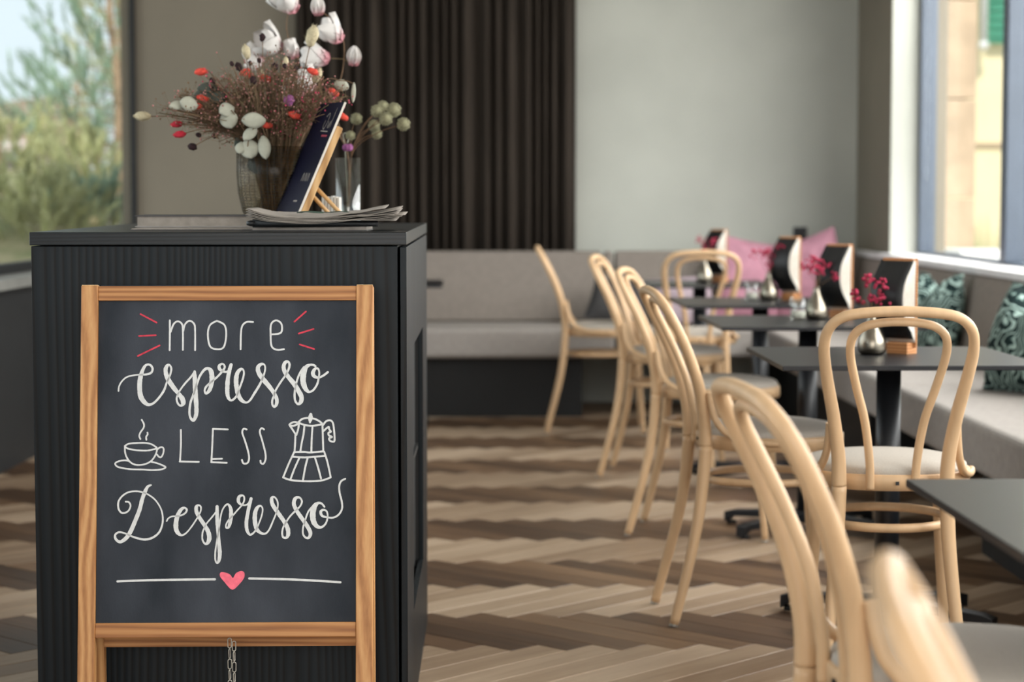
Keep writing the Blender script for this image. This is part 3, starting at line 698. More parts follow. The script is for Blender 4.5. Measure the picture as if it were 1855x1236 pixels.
def flower_bunch(seed, spread=1.0):
    random.seed(seed)
    t = thing('dried_flower_bunch', 'raspberry-red dried flowers', 'flowers', group='raspberry dried flower bunches')
    for k in range(9):
        a = random.uniform(0, 6.28); r = random.uniform(.2, 1)*.05*spread; h = random.uniform(.135, .195)
        tip = Vector((math.cos(a)*r*1.2 + (.012 if k % 2 else -.015), math.sin(a)*r, h))
        sp_ = spline([(0, 0, .03), (tip.x*.15, tip.y*.15, .10), tuple(tip)], 5)
        st = MB().tube(sp_, .0009, 4).build('stem', M['stem'], t)
        b = MB()
        for q in range(9):
            c = tip + Vector((random.gauss(0, .009), random.gauss(0, .009), random.gauss(-.004, .008)))
            b.ball(c, random.uniform(.0035, .0062), 6, 4, rough=.15)
        b.build('blossom_head', M['berry'], st, kind='stuff')
    return t
def menu_holder():
    t = thing('menu_holder', 'menu in wooden holder', 'menu holder', group='menu holders')
    MB().box((.0, 0, .015), (.066, .046, .03)).build('wood_block', M['holder_wood'], t, bev=.002)
    # upright wooden board, menu hangs in front of it (-y side)
    MB().box((.0, .006, .135), (.085, .005, .236)).build('back_board', M['holder_wood'], t, bev=.001)
    def sheet(y0, amp, x0, x1, z0, z1, ph):
        def fn(u, v):
            z = z1 + (z0-z1)*u
            return (x0 + (x1-x0)*v, y0 - amp*(math.sin(math.pi*min(1, u*1.08))**1.2) + amp*.45*math.sin(u*6.283)*max(0, u-.3), z)
        return MB().grid(fn, 24, 4)
    for k in range(9):
        o = sheet(.001 - k*.0011, .004 + k*.0052, -.052, .040, .031 + k*.001, .246, 0).build('menu_page', M['pages'], t)
        o.modifiers.new('thickness', 'SOLIDIFY').thickness = .002
    o = sheet(-.0105, .054, -.060, .042, .040, .250, 0).build('menu_cover', M['menu_black'], t)
    o.modifiers.new('thickness', 'SOLIDIFY').thickness = .0015
    MB().box((-.008, -.004, .249), (.094, .018, .008)).build('clip_bar', M['holder_wood'], t, bev=.002)
    return t
bv0 = bud_vase(); mh0 = menu_holder(); snapshot()
TI = [(0, (1.10, 5.50), (1.185, 5.53), 'on the nearest whole table'), (2, (1.215, 7.02), (1.305, 7.06), 'on the second table of the row'),
      (3, (1.245, 8.30), (1.335, 8.30), 'on the third table of the row'), (4, (1.185, 9.95), (1.265, 10.0), 'on the last table by the back bench')]
for i, (ti, vp, mp_, where) in enumerate(TI):
    o = bv0 if i == 0 else copy_tree(bv0); o.location = (vp[0], vp[1], TZ); o['label'] = 'small pewter bud vase ' + where
    o.rotation_euler = (0, 0, i*.7)
    f = flower_bunch(20+i); f.location = (vp[0], vp[1], TZ+.012); f['label'] = 'raspberry-red dried flower bunch in the vase ' + where
    m = mh0 if i == 0 else copy_tree(mh0); m.location = (mp_[0], mp_[1], TZ); m.rotation_euler = (0, 0, R(-46 - 3*i)); m['label'] = 'black menu clipped upright in a wooden block ' + where
def tumbler(loc, lab):
    t = thing('glass_tumbler', lab, 'glass', loc)
    MB().lathe([(.026, 0), (.028, .04), (.031, .075), (.0295, .075), (.0265, .04), (.0245, .006), (.001, .006)], 24).build('body', M['clear'], t)
    MB().lathe([(.001, .007), (.0243, .007), (.0255, .03), (.001, .031)], 20).build('tea_light', M['pages'], t)
tumbler((1.175, 8.28, TZ), 'small clear glass beside the vase on the third table')
tumbler((1.15, 7.0, TZ), 'small clear glass beside the vase on the second table')

# ------------------------------------------------------------------ cushions
def pattern_mat(name, a, b_, c, scale=14):
    m, nt, p = base(name)
    tc = nd(nt, 'ShaderNodeTexCoord'); n = nd(nt, 'ShaderNodeTexNoise', Scale=6, Detail=2); nt.links.new(tc.outputs['Object'], n.inputs['Vector'])
    mx = nd(nt, 'ShaderNodeMix', data_type='VECTOR'); mx.inputs[0].default_value = .35
    nt.links.new(tc.outputs['Object'], mx.inputs[4]); nt.links.new(n.outputs['Color'], mx.inputs[5])
    w1 = nd(nt, 'ShaderNodeTexWave', Scale=scale, Distortion=6, Detail=2); nt.links.new(mx.outputs[1], w1.inputs['Vector'])
    nt.links.new(ramp(nt, w1.outputs['Fac'], [(.25, a), (.55, b_), (.85, c)]), p.inputs['Base Color'])
    p.inputs['Roughness'].default_value = .9; p.inputs['Specular IOR Level'].default_value = .2
    return m
M['pink'] = mat('dusty_pink_velvet', lin(186, 134, 150), .85, var=.1, scale=20, spec=.3)
M['leafprint'] = pattern_mat('palm_leaf_print', lin(18, 34, 34), lin(46, 70, 66), lin(156, 178, 170))
M['darkcush'] = mat('charcoal_linen', lin(62, 60, 60), .9, var=.1, scale=60)
M['mauve'] = mat('pale_mauve_linen', lin(176, 158, 166), .9, var=.12, scale=30)
def pillow(name, lab, m, loc, rot, size=.42, thick=.15, chop=0.0, piping=True):
    t = thing(name, lab, 'cushion', loc, 0, 'cushions on the benches'); t.rotation_euler = rot
    h = size/2
    def pt(u, v, s):
        x, z = u*2-1, v*2-1
        e = (1-abs(x)**2.6)*(1-abs(z)**2.6)
        y = s*thick/2*max(e, 0)**.55
        k = 1 - .06*(1-abs(x)**2)*(abs(z)**3) ; k2 = 1 - .06*(1-abs(z)**2)*(abs(x)**3)
        zz = z*h*k; dent = chop*max(0, z+.2)*math.exp(-(x/.35)**2)
        wr = .004*math.sin(9*x+4*z)*max(e, 0)
        return (x*h*k2*(1 - .12*chop*4*max(0, z)), y*(1 + .25*dent) + wr, zz - dent*h + h)
    mb = MB(); mb.grid(lambda u, v: pt(u, v, -1), 18, 18); mb.grid(lambda u, v: pt(1-u, v, 1), 18, 18)
    cv = mb.build('cover', m, t)
    edge = [pt(k/18, 0, 0) for k in range(18)] + [pt(1, k/18, 0) for k in range(18)] + [pt(1-k/18, 1, 0) for k in range(18)] + [pt(0, 1-k/18, 0) for k in range(18)]
    MB().tube(edge, .004, 6, closed=True).build('piping', m, t)
pillow('scatter_cushion', 'dusty pink cushion on the back bench, left of the other pink one', M['pink'], (1.55, 10.82, .455), (R(-13), R(9), R(14)), .44)
pillow('scatter_cushion', 'dusty pink cushion tilted in the bench corner', M['pink'], (1.86, 10.74, .50), (R(-14), R(-20), R(-24)), .42)
pillow('scatter_cushion', 'green palm-print cushion on the window bench, farther from the camera', M['leafprint'], (1.95, 8.62, .455), (R(-12), 0, R(-66)), .35, .16, .42)
pillow('scatter_cushion', 'green palm-print cushion on the window bench at the right picture edge', M['leafprint'], (1.90, 6.98, .455), (R(-14), 0, R(-64)), .38, .18, .42)
pillow('scatter_cushion', 'charcoal cushion on the back bench behind the bentwood chairs', M['darkcush'], (.80, 10.62, .47), (R(-48), R(12), R(-8)), .30, .12)
pillow('scatter_cushion', 'pale mauve cushion on the back bench behind the farthest table', M['mauve'], (1.17, 10.60, .47), (R(-46), R(-4), 0), .32, .12)

# ------------------------------------------------------------------ things on the counter
def quad_slab(mb, p, n, th): 
    a = [Vector(q) for q in p]; n = Vector(n).normalized()*th
    mb.hexa([a[0]+n, a[1]+n, a[2]+n, a[3]+n, a[0], a[1], a[2], a[3]]) ; return mb
M['navy'] = mat('navy_print', lin(8, 8, 32), .7, spec=.12, var=.15, scale=12)
M['mag_cover'] = mat('grey_magazine_cover', lin(150, 146, 142), .5, var=.08, scale=20)
M['dark_cover'] = mat('dark_magazine_cover', lin(48, 46, 48), .5, var=.1, scale=20)
M['bamboo'] = grain('bamboo', [(.1, lin(158, 116, 68)), (.5, lin(190, 148, 96)), (.9, lin(206, 168, 118))], 90, 3, 5, (1, 1, .15), 'Y', .5, .03)
M['red_print'] = mat('red_print', lin(150, 40, 60), .6)
# thick pale book and thin magazine on the left
t = thing('book', 'thick pale book lying on the left of the counter', 'book', (-.55, 4.70, CZ+.0045), R(2))
MB().box((0, 0, .001), (.30, .22, .002)).build('cover', M['mag_cover'], t)
MB().box((.002, .002, .0125), (.294, .214, .021)).build('page_block', M['newsprint'], t)
MB().box((0, 0, .024), (.30, .22, .002)).build('cover', M['dark_cover'], t)
t = thing('magazine', 'thin magazine lying under the pale book at the counter edge', 'magazine', (-.535, 4.55, CZ), R(1))
MB().box((0, .03, .001), (.30, .30, .0016)).build('cover', M['dark_cover'], t)
MB().box((.001, .031, .0027), (.296, .296, .002)).build('page_block', M['newsprint'], t)
t = thing('magazine', 'pale magazine lying flat under the newspaper', 'magazine', (-.30, 4.44, CZ), R(-2))
MB().box((0, 0, .001), (.24, .17, .002)).build('cover', M['dark_cover'], t)
MB().box((.001, .001, .006), (.236, .166, .008)).build('page_block', M['newsprint'], t)
MB().box((0, 0, .011), (.24, .17, .002)).build('cover', M['newsprint'], t)
# newspaper on its holder rod
t = thing('newspaper', 'folded newspaper on a black holder rod, draped across the counter edge', 'newspaper', (-.28, 4.42, CZ+.012))
random.seed(3)
for k in range(9):
    z0 = .0035 + k*.0021; lx = random.uniform(-.006, .006); rx = .165 + random.uniform(-.03, .012); y0 = -.10 + random.uniform(-.004, .004)
    def fn(u, v, z0=z0, lx=lx, rx=rx, y0=y0, k=k):
        x = -.145 + lx + (rx + .145 - lx)*u
        sag = -.012*math.sin(min(1, u*1.35)*math.pi)*(.4 + .6*(1-v)) - .006*u*(1 - v)
        curl = .010*max(0, u-.8)/.2*(.3+.1*k) + .006*max(0, .12-u)/.12
        return (x, y0 + .24*v + .002*math.sin(u*17+k), z0 + .009 + sag*(.55 + .05*k) + curl + .0018*math.sin(u*11 + k*1.3)*u)
    o = MB().grid(fn, 28, 6).build('sheet', M['newsprint'], t); o.modifiers.new('thickness', 'SOLIDIFY').thickness = .0009
top = o
mb = MB()
for k in range(3):
    mb.tube([(.0 + .05*math.cos(a*.26 + .3) + .004*k, -.02 + .06*math.sin(a*.26 + .3), .0265 + .0012*math.sin(a)) for a in range(18)], .0011, 4)
mb.build('printed_mark', M['ink'], top)
MB().tube([(-.138, -.075, .004), (-.05, -.073, .003), (.12, -.068, .003)], [.0085, .0075, .006], 12).build('holder_rod', M['menu_black'], t)
MB().lathe([(.002, -.006), (.0105, -.004), (.0105, .004), (.002, .006)], 12, (-.140, -.075, .004)).build('rod_knob', M['menu_black'], t)

# brochure on a bamboo easel
nb = at(537, 392, 4.66); nt_ = at(620, 184, 4.70); fb_ = at(501, 386, 4.84); ft_ = at(585, 196, 4.86)
zb = CZ + .034
shift = Vector((0, 0, zb - (nb.z+fb_.z)/2))
nb, nt_, fb_, ft_ = nb, nt_, fb_, ft_
ez = thing('easel_stand', 'small bamboo easel holding the navy brochure on the counter', 'easel', (nb.x, 4.75, CZ + .0))
up_ = ((nt_ - nb) + (ft_ - fb_)).normalized(); wd_ = (fb_ - nb); wd_ = (wd_ - up_*wd_.dot(up_)).normalized(); nrm = wd_.cross(up_).normalized()
if nrm.x < 0: nrm = -nrm                     # pointing to the back of the easel (+x)
W_, L_ = .205, (nt_ - nb).length
def ep(a, b, c): return nb + wd_*a + up_*b + nrm*c    # across, along, behind
def eslab(a0, a1, b0, b1, c0, c1): return MB().hexa([ep(a0,b0,c0), ep(a1,b0,c0), ep(a1,b0,c1), ep(a0,b0,c1), ep(a0,b1,c0), ep(a1,b1,c0), ep(a1,b1,c1), ep(a0,b1,c1)])
br = thing('brochure', 'navy brochure with white script leaning on the bamboo easel', 'brochure', (nb.x, nb.y, nb.z))
eslab(0, W_, 0, L_, .0, .0008).build('cover', M['navy'], br, world=True)
eslab(.0005, W_-.0005, .0005, L_-.0005, .001, .0042).build('page_block', M['pages'], br, world=True)
eslab(-.0003, .0, 0, L_, .0, .005).build('fore_edge', M['pages'], br, world=True)
def eink(strokes, name, m, wd=.003):
    mb = MB()
    for st in strokes:
        q = spline(st, 6) if len(st) > 2 else [np.array(p, float) for p in st]
        mb.ribbon([tuple(p) for p in q], [wd]*len(q), lambda a, b: ep(a, b, -.0004))
    return mb.build(name, m, br, world=True)
# script title near the top, block letters lower down, small print
eink([[(.098,.242),(.080,.250),(.072,.235),(.080,.212),(.096,.218),(.094,.232)], [(.062,.230),(.052,.214),(.043,.232),(.045,.214)], [(.037,.262),(.034,.215)], [(.10,.207),(.04,.205)]], 'cover_script', M['newsprint'], .0024)
eink([[(.075,.195),(.03,.194)]], 'cover_rule', M['red_print'], .005)
eink([[(.092,.085),(.086,.103),(.078,.085)], [(.072,.085),(.066,.103),(.058,.085)], [(.052,.085),(.052,.103)], [(.044,.085),(.038,.103),(.032,.085)]], 'cover_lettering', M['newsprint'], .0026)
eink([[(.08,.035),(.065,.036)], [(.06,.035),(.052,.036)]], 'cover_small_print', M['newsprint'], .004)
bd = eslab(.004, W_-.004, -.03, .222, .0058, .022).build('back_board', M['bamboo'], ez, world=True, bev=.003)
base_z = CZ
def ground(p): return Vector((p.x, p.y, CZ+.004))
for a in (.045, .15):
    p0 = ep(a, .085, .016); p1 = Vector((p0.x + .088, p0.y + .0, CZ + .005))
    MB().tube([p0, p1], .0055, 4, flat=1).build('rear_leg', M['bamboo'], ez, world=True)
p0 = ep(.045, .085, .016); p1 = ep(.15, .085, .016)
q0 = Vector((p0.x+.080, p0.y, CZ+.012)); q1 = Vector((p1.x+.080, p1.y, CZ+.012))
MB().tube([q0, q1], .005, 4).build('rear_crossbar', M['bamboo'], ez, world=True)
for a in (.01, .14):
    eslab(a, a+.05, -.012, -.001, -.028, .006).build('ledge_peg', M['pages'] if False else M['bamboo'], ez, world=True, bev=.001)

# card box behind the easel
t = thing('card_box', 'small white box of cards behind the easel', 'box', at(601, 396, 5.05)*1)
t.location.z = CZ
for k in range(6): MB().box((-.018 + k*.0072, .0, .036), (.0055, .09, .07 - .003*(k % 3))).build('card', M['pages'] if k % 3 else M['white'], t)
MB().box((0, 0, .0008), (.05, .095, .0016)).build('tray', M['white'], t)

# ------------------------------------------------------------------ bouquet
M['smoked'] = glass('smoked_glass', (.80, .78, .73, 1), .008, .12, .06)
VX, VY = -.335 + .0, 4.92
vloc = at(497, 395, VY)
VX = vloc.x
va = thing('glass_vase', 'smoked ribbed glass vase with the large dried bouquet', 'vase', (VX, VY, CZ))
pr = [(.001, 0), (.046, 0), (.060, .010), (.0735, .036), (.0835, .080), (.0865, .125), (.086, .186), (.0835, .186), (.084, .125), (.081, .080), (.071, .038), (.057, .014), (.001, .008)]
MB().lathe(pr, 48).build('body', M['smoked'], va)
M['wire'] = mat('dark_net', lin(38, 38, 36), .6, var=.1)
for k in range(34):
    a = 2*math.pi*k/34
    MB().tube([(r_*1.004*math.cos(a), r_*1.004*math.sin(a), z) for r_, z in pr[2:7]], .0006, 4).build('relief_rib', M['wire'], va)
for k in range(24):
    z = .02 + k*.0068
    r_ = np.interp(z, [p[1] for p in pr[2:7]], [p[0] for p in pr[2:7]])*1.004
    MB().tube([(r_*math.cos(a*math.pi/16), r_*math.sin(a*math.pi/16), z) for a in range(32)], .0005, 4, closed=True).build('relief_ring', M['wire'], va)

M['coral'] = mat('coral_dyed_tail', lin(226, 82, 66), .9, var=.15, scale=120)
M['crimson'] = mat('crimson_dyed_tail', lin(196, 44, 62), .9, var=.15, scale=120)
M['cream'] = mat('cream_tail', lin(200, 188, 156), .95, var=.12, scale=120)
M['maroon'] = mat('dark_burnet_head', lin(44, 20, 24), .9, var=.3, scale=100)
M['euca'] = mat('silver_eucalyptus', lin(176, 176, 160), .8, var=.12, scale=25)
M['euca_dark'] = mat('grey_green_eucalyptus', lin(74, 82, 74), .8, var=.15, scale=25)
M['twig'] = mat('brown_filler_twig', lin(122, 96, 72), .9, var=.25, scale=40)
M['twig2'] = mat('olive_filler_twig', lin(112, 96, 68), .9, var=.25, scale=40)
M['pinkbit'] = mat('pink_filler_blossom', lin(178, 122, 116), .9, var=.25, scale=60)
M['rosebit'] = mat('rose_filler_blossom', lin(206, 72, 104), .9, var=.2, scale=60)
M['purple'] = mat('purple_thistle', lin(140, 78, 128), .9, var=.2, scale=80)
def petal_mat():
    m, nt, p = base('white_petal_pink_base')
    tc = nd(nt, 'ShaderNodeTexCoord'); sx = nd(nt, 'ShaderNodeSeparateXYZ'); nt.links.new(tc.outputs['Generated'], sx.inputs[0])
    nt.links.new(ramp(nt, sx.outputs[2], [(.0, lin(196, 128, 138)), (.22, lin(206, 184, 184)), (.5, lin(212, 208, 204))]), p.inputs['Base Color'])
    p.inputs['Roughness'].default_value = .7
    return m
M['petal'] = petal_mat()
def orient(v):
    return Vector(v).to_track_quat('Z', 'Y').to_euler()
def stem_to(parent, tip, r=.0011, mouth=None, mm='stem', bend=.0):
    tip = Vector(tip); vz = CZ + .012
    o = Vector((VX, VY, 0)); dirx = tip - o; dirx.z = 0
    rim = o + dirx*min(1, .055/max(dirx.length, .01)); rim.z = CZ+.18
    foot = o - dirx*min(1, .03/max(dirx.length, .01)); foot.z = vz
    mid = rim.lerp(tip, .5) + Vector((0, 0, .03+bend))
    return MB().tube(spline([foot, rim, mid, tip], 6), r, 5).build('stem', M[mm], parent, world=True)
# shared head meshes
def tail_mesh(name, m, seed):
    random.seed(seed); mb = MB(); mb.ball((0,0,0), .0095, 10, 8, (1,1,1.75), rough=.10)
    for k in range(90):
        a = random.uniform(0, 6.28); t = random.uniform(-1.2, 1.4)
        p = Vector((math.cos(a)*math.cos(t), math.sin(a)*math.cos(t), math.sin(t)*1.75))*.009
        d = Vector((p.x, p.y, p.z*.3 + .006)).normalized()*.006; s = Vector((-p.y, p.x, 0)).normalized()*.0006
        b = len(mb.v); mb.v += [tuple(p-s), tuple(p+s), tuple(p+d)]; mb.face((b, b+1, b+2))
    me = mb.mesh(name); me.materials.append(M[m]); return me
TM = {'coral': tail_mesh('head', 'coral', 1), 'crimson': tail_mesh('head', 'crimson', 2), 'cream': tail_mesh('head', 'cream', 3)}
mb = MB(); random.seed(4); mb.ball((0,0,0), .0068, 8, 6, (1,1,1.25), rough=.18); BUD = mb.mesh('head'); BUD.materials.append(M['maroon'])
def headed(name, lab, cat, group, tip, me, scale=1, dir_=None, mm='stem'):
    tip = Vector(tip)
    t = thing(name, lab, cat, (VX, VY, CZ+.012), 0, group)
    stem_to(t, tip, mm=mm)
    o = bpy.data.objects.new('head', me); COL.objects.link(o); o.parent = t
    o.location = tip - t.location; o.scale = (scale,)*3
    d = dir_ if dir_ is not None else (tip - Vector((VX, VY, CZ+.12)))
    o.rotation_euler = orient(d); return t
def c3(x, y): return 220 + x/2.809, y/2.809
random.seed(11)
dv = lambda s=.09: VY + random.uniform(-s, s)
CORAL = [(403,365,'highest coral bunny tail at the far upper left of the bouquet'),(628,368,'left one of the touching coral bunny tails at the bouquet top'),(650,385,'right one of the touching coral bunny tails at the bouquet top'),(735,402,'coral bunny tail half hidden behind a cream one near the bouquet top'),(415,503,'coral bunny tail against the dark eucalyptus leaves'),(440,565,'coral bunny tail just below the dark eucalyptus leaves'),(380,540,'dim coral bunny tail behind the pale leaves on the left'),(283,632,'upper crimson bunny tail hanging at the far left of the bouquet'),(297,684,'lower crimson bunny tail hanging at the far left of the bouquet'),(740,638,'coral bunny tail at the tip of the drooping silver leaves'),(880,587,'coral bunny tail left of the navy brochure'),(972,363,'large coral bunny tail below the white magnolia blossoms'),(1080,470,'coral bunny tail above the top of the navy brochure'),(1125,593,'coral bunny tail peeking out behind the easel top')]
for x, y, lab in CORAL:
    p = at(*c3(x, y), dv() if x not in (740, 880, 1125) else VY - .06)
    if x == 1125: p = at(*c3(x, y), 5.0)
    crim = 'crimson' in lab
    headed('bunny_tail_stem', lab, 'dried flower', 'crimson bunny tails' if crim else 'coral bunny tails', p, TM['crimson' if crim else 'coral'], random.uniform(.8, 1.0), Vector((-1, 0, -.1)) if crim else Vector((random.choice((-1, 1)), -.3, random.uniform(-.5, .8))))
CREAM = [(970,185,1.5,'tallest cream bunny tail rising beside the magnolias'),(635,265,1.0,'slim cream bunny tail above the dark buds at the bouquet top'),(108,592,1.15,'cream bunny tail sticking out farthest to the left'),(995,385,1.1,'cream bunny tail beside the large coral one on the right'),(715,395,1.05,'cream bunny tail in front of a coral one near the top'),(675,482,.85,'small cream bunny tail in the middle of the brown twigs'),(835,315,.7,'smallest cream bunny tail among the dark buds')]
for x, y, s, lab in CREAM:
    p = at(*c3(x, y), dv(.05)); headed('cream_bunny_tail_stem', lab, 'dried flower', 'cream bunny tails', p, TM['cream'], s, Vector((-1, 0, .05)) if x == 108 else None)
BURN = {(562,325): 'leftmost dark burnet bud above the left shoulder of the bouquet', (597,340): 'dark burnet bud just above the touching coral tails, on their left', (655,322): 'small dark burnet bud below the slim cream bunny tail', (700,308): 'dark burnet bud in front of the left magnolia blossom', (670,408): 'dark burnet bud just right of the touching coral tails', (638,485): 'dark burnet bud left of the small cream tail in the twigs', (655,503): 'dark burnet bud just below the small cream tail in the twigs',
 (850,300): 'dark burnet bud right of the smallest cream bunny tail', (780,340): 'dark burnet bud lower left of the smallest cream bunny tail', (800,400): 'dark burnet bud in the pink twigs at the upper bouquet centre', (815,550): 'left dark burnet bud below the purple thistle', (855,550): 'right dark burnet bud below the purple thistle', (885,350): 'dark burnet bud left of the large coral bunny tail', (830,335): 'dark burnet bud directly under the smallest cream bunny tail',
 (718,190): 'highest dark burnet bud, above the bouquet against the wall', (393,687): 'dark burnet bud below the left twigs, nearest the crimson tails', (362,747): 'lowest dark burnet bud hanging left of the vase', (473,692): 'small dark burnet bud just below the left twigs', (465,412): 'upper dark burnet bud over the dark eucalyptus leaves', (458,450): 'lower dark burnet bud over the dark eucalyptus leaves'}
for x, y in ((718,190),(562,325),(597,340),(655,322),(700,308),(670,408),(465,412),(458,450),(638,485),(655,503),(393,687),(362,747),(473,692),(850,300),(780,340),(800,400),(815,550),(855,550),(885,350),(830,335)):
    p = at(*c3(x, y), dv()); headed('burnet_stem', BURN.get((x, y), 'dark maroon burnet bud among the twigs in the upper bouquet'), 'dried flower', 'dark burnet buds', p, BUD, random.uniform(.7, 1.25), mm='twig')
# eucalyptus
def leaf_mb(L, W, cup=.15, n=10):
    mb = MB()
    def fn(u, v):
        w_ = W/2*math.sin(math.pi*min(1, u*.96+.04))**.6
        x = (v*2-1)*w_
        return (x, -cup*W*(abs(v*2-1)**2) + .06*L*math.sin(u*3.1), u*L)
    mb.grid(fn, n, 6); return mb
def leaf(parent, p, d, L, W, m, roll=0):
    o = leaf_mb(L, W).build('leaf', M[m], parent); o.location = Vector(p) - parent.location
    z = Vector(d).normalized(); y = Vector((math.sin(roll), -math.cos(roll), .2)); y = (y - z*y.dot(z)).normalized(); x = y.cross(z)
    o.rotation_euler = Matrix((x, y, z)).transposed().to_euler()
    o.modifiers.new('thickness', 'SOLIDIFY').thickness = .0008
ls = thing('eucalyptus_sprig', 'pale silver eucalyptus sprig drooping over the left vase rim', 'dried leaves', (VX, VY-.05, CZ+.1))
MB().tube(spline([(VX, VY-.03, CZ+.03), (VX-.01, VY-.08, CZ+.20), at(*c3(690, 640), VY-.1), at(*c3(650, 700), VY-.11), at(*c3(640, 770), VY-.11)], 6), .0012, 5).build('stem', M['twig'], ls, world=True)
for (x0, y0), (x1, y1), W in (((735, 612), (612, 610), .030), ((685, 645), (622, 712), .022), ((640, 705), (660, 805), .036), ((718, 690), (735, 810), .024), ((610, 720), (600, 780), .02)):
    a = at(*c3(x0, y0), VY-.10); b_ = at(*c3(x1, y1), VY-.12); leaf(ls, a, b_-a, (b_-a).length, W*1.25, 'euca', random.uniform(-.3, .3))
ls = thing('eucalyptus_sprig', 'pale round eucalyptus leaves in the middle left of the bouquet', 'dried leaves', (VX, VY-.04, CZ+.1))
MB().tube(spline([(VX-.01, VY-.02, CZ+.03), (VX-.05, VY-.05, CZ+.19), at(*c3(560, 560), VY-.08)], 6), .0012, 5).build('stem', M['twig'], ls, world=True)
for (x0, y0), (x1, y1), W in (((575, 545), (500, 570), .03), ((530, 560), (560, 650), .035), ((390, 540), (300, 515), .03), ((330, 530), (240, 540), .018)):
    a = at(*c3(x0, y0), VY-.07); b_ = at(*c3(x1, y1), VY-.09); leaf(ls, a, b_-a, (b_-a).length, W*1.2, 'euca', random.uniform(-.4, .4))
ls = thing('eucalyptus_sprig', 'dark grey-green eucalyptus leaves at the upper left of the bouquet', 'dried leaves', (VX, VY+.02, CZ+.1))
MB().tube(spline([(VX-.02, VY, CZ+.03), (VX-.06, VY+.02, CZ+.19), at(*c3(520, 520), VY+.02), at(*c3(440, 440), VY+.02)], 6), .0014, 5).build('stem', M['twig'], ls, world=True)
for (x0, y0), (x1, y1), W in (((500, 440), (385, 450), .022), ((470, 460), (365, 505), .03), ((450, 470), (520, 500), .04), ((540, 510), (450, 560), .035), ((600, 610), (570, 700), .035), ((690, 700), (650, 620), .03), ((760, 720), (640, 690), .03), ((620, 760), (600, 690), .03), ((660, 790), (690, 880), .03)):
    a = at(*c3(x0, y0), VY+.0); b_ = at(*c3(x1, y1), VY-.02); leaf(ls, a, b_-a, (b_-a).length, W*1.2, 'euca_dark', random.uniform(-.5, .5))
ls = thing('honesty_stem', 'pale flat seed discs at the right of the bouquet', 'dried leaves', (VX+.02, VY+.05, CZ+.1))
MB().tube(spline([(VX+.01, VY, CZ+.03), (VX+.05, VY+.03, CZ+.19), at(*c3(1010, 430), VY+.05), at(*c3(1120, 410), VY+.05), at(*c3(1180, 425), VY+.05)], 6), .0011, 5).build('stem', M['twig'], ls, world=True)
for (x0, y0), (x1, y1), W in (((1110, 460), (1130, 405), .03), ((1183, 420), (1178, 525), .009)):
    a = at(*c3(x0, y0), VY+.05); b_ = at(*c3(x1, y1), VY+.05); leaf(ls, a, b_-a, (b_-a).length, W*1.2, 'euca', .1)
th = thing('thistle_stem', 'small purple globe thistle in the centre of the bouquet', 'dried flower', (VX, VY, CZ+.012))
tp = at(*c3(852, 513), VY-.06); stem_to(th, tp)
mb = MB(); mb.ball(tp, .0125, 10, 8, rough=.2); mb.build('head', M['purple'], th, world=True)
# filler: nobody could count it
random.seed(5)
fl = tag(bpy.data.objects.new('dried_filler', None), 'tangle of fine brown twigs with tiny pink blossoms filling the bouquet', 'dried flowers', kind='stuff'); COL.objects.link(fl)
fl.location = (VX, VY, CZ+.012)
tw = {'twig': MB(), 'twig2': MB()}; bl = {'pinkbit': MB(), 'rosebit': MB(), 'twig': MB()}
hull = [(300,480),(240,570),(330,600),(430,640),(520,680),(560,560),(480,420),(540,380),(640,420),(700,360),(770,330),(850,330),(900,420),(1000,430),(1060,500),(1100,470),(1050,560),(950,600),(880,640),(830,680),(780,560),(720,520),(640,560),(600,470),(560,500),(960,520),(900,540),(820,480),(750,440),(680,460),(850,600),(700,600),(400,590),(350,560),(620,400),(870,380),(940,470),(780,400),(450,520),(500,620),(740,700),(820,640)]
o0 = Vector((VX, VY, CZ))
for n_ in range(620):
    hx, hy = random.choice(hull); tip = at(*c3(hx + random.gauss(0, 26), hy + random.gauss(0, 26)), VY + random.gauss(0, .05))
    d = tip - o0; d.z = 0; rim = o0 + d*min(1, .06/max(d.length, .01))*random.uniform(.3, 1) + Vector((0, 0, .18))
    foot = o0 + Vector((random.uniform(-.03, .03) - d.x*.15, random.uniform(-.03, .03), .015))
    k = 'twig' if random.random() < .6 else 'twig2'
    path = spline([foot, rim, rim.lerp(tip, .5) + Vector((0, 0, .02)), tip], 4)
    tw[k].tube(path, random.uniform(.0005, .0011), 3, caps=False)
    right = hx > 780
    for q in range(7):
        b0_ = Vector(path[-1 - random.randint(0, 4)]); e = b0_ + Vector((random.gauss(0, .016), random.gauss(0, .016), random.gauss(.006, .014)))
        tw[k].tube([b0_, e], .00035, 3, caps=False)
        r_ = random.random()
        if r_ < .8:
            kk = 'twig' if r_ < .34 else ('rosebit' if (right and hy > 440 and r_ < .62) or (hx < 500 and hy < 440) else 'pinkbit')
            bl[kk].ball(e, random.uniform(.0011, .0026), 5, 3)
for k, m in tw.items(): m.build('twigs', M[k], fl, world=True, kind='stuff')
for k, m in bl.items(): m.build('tiny_blossoms', M[k], fl, world=True, kind='stuff')

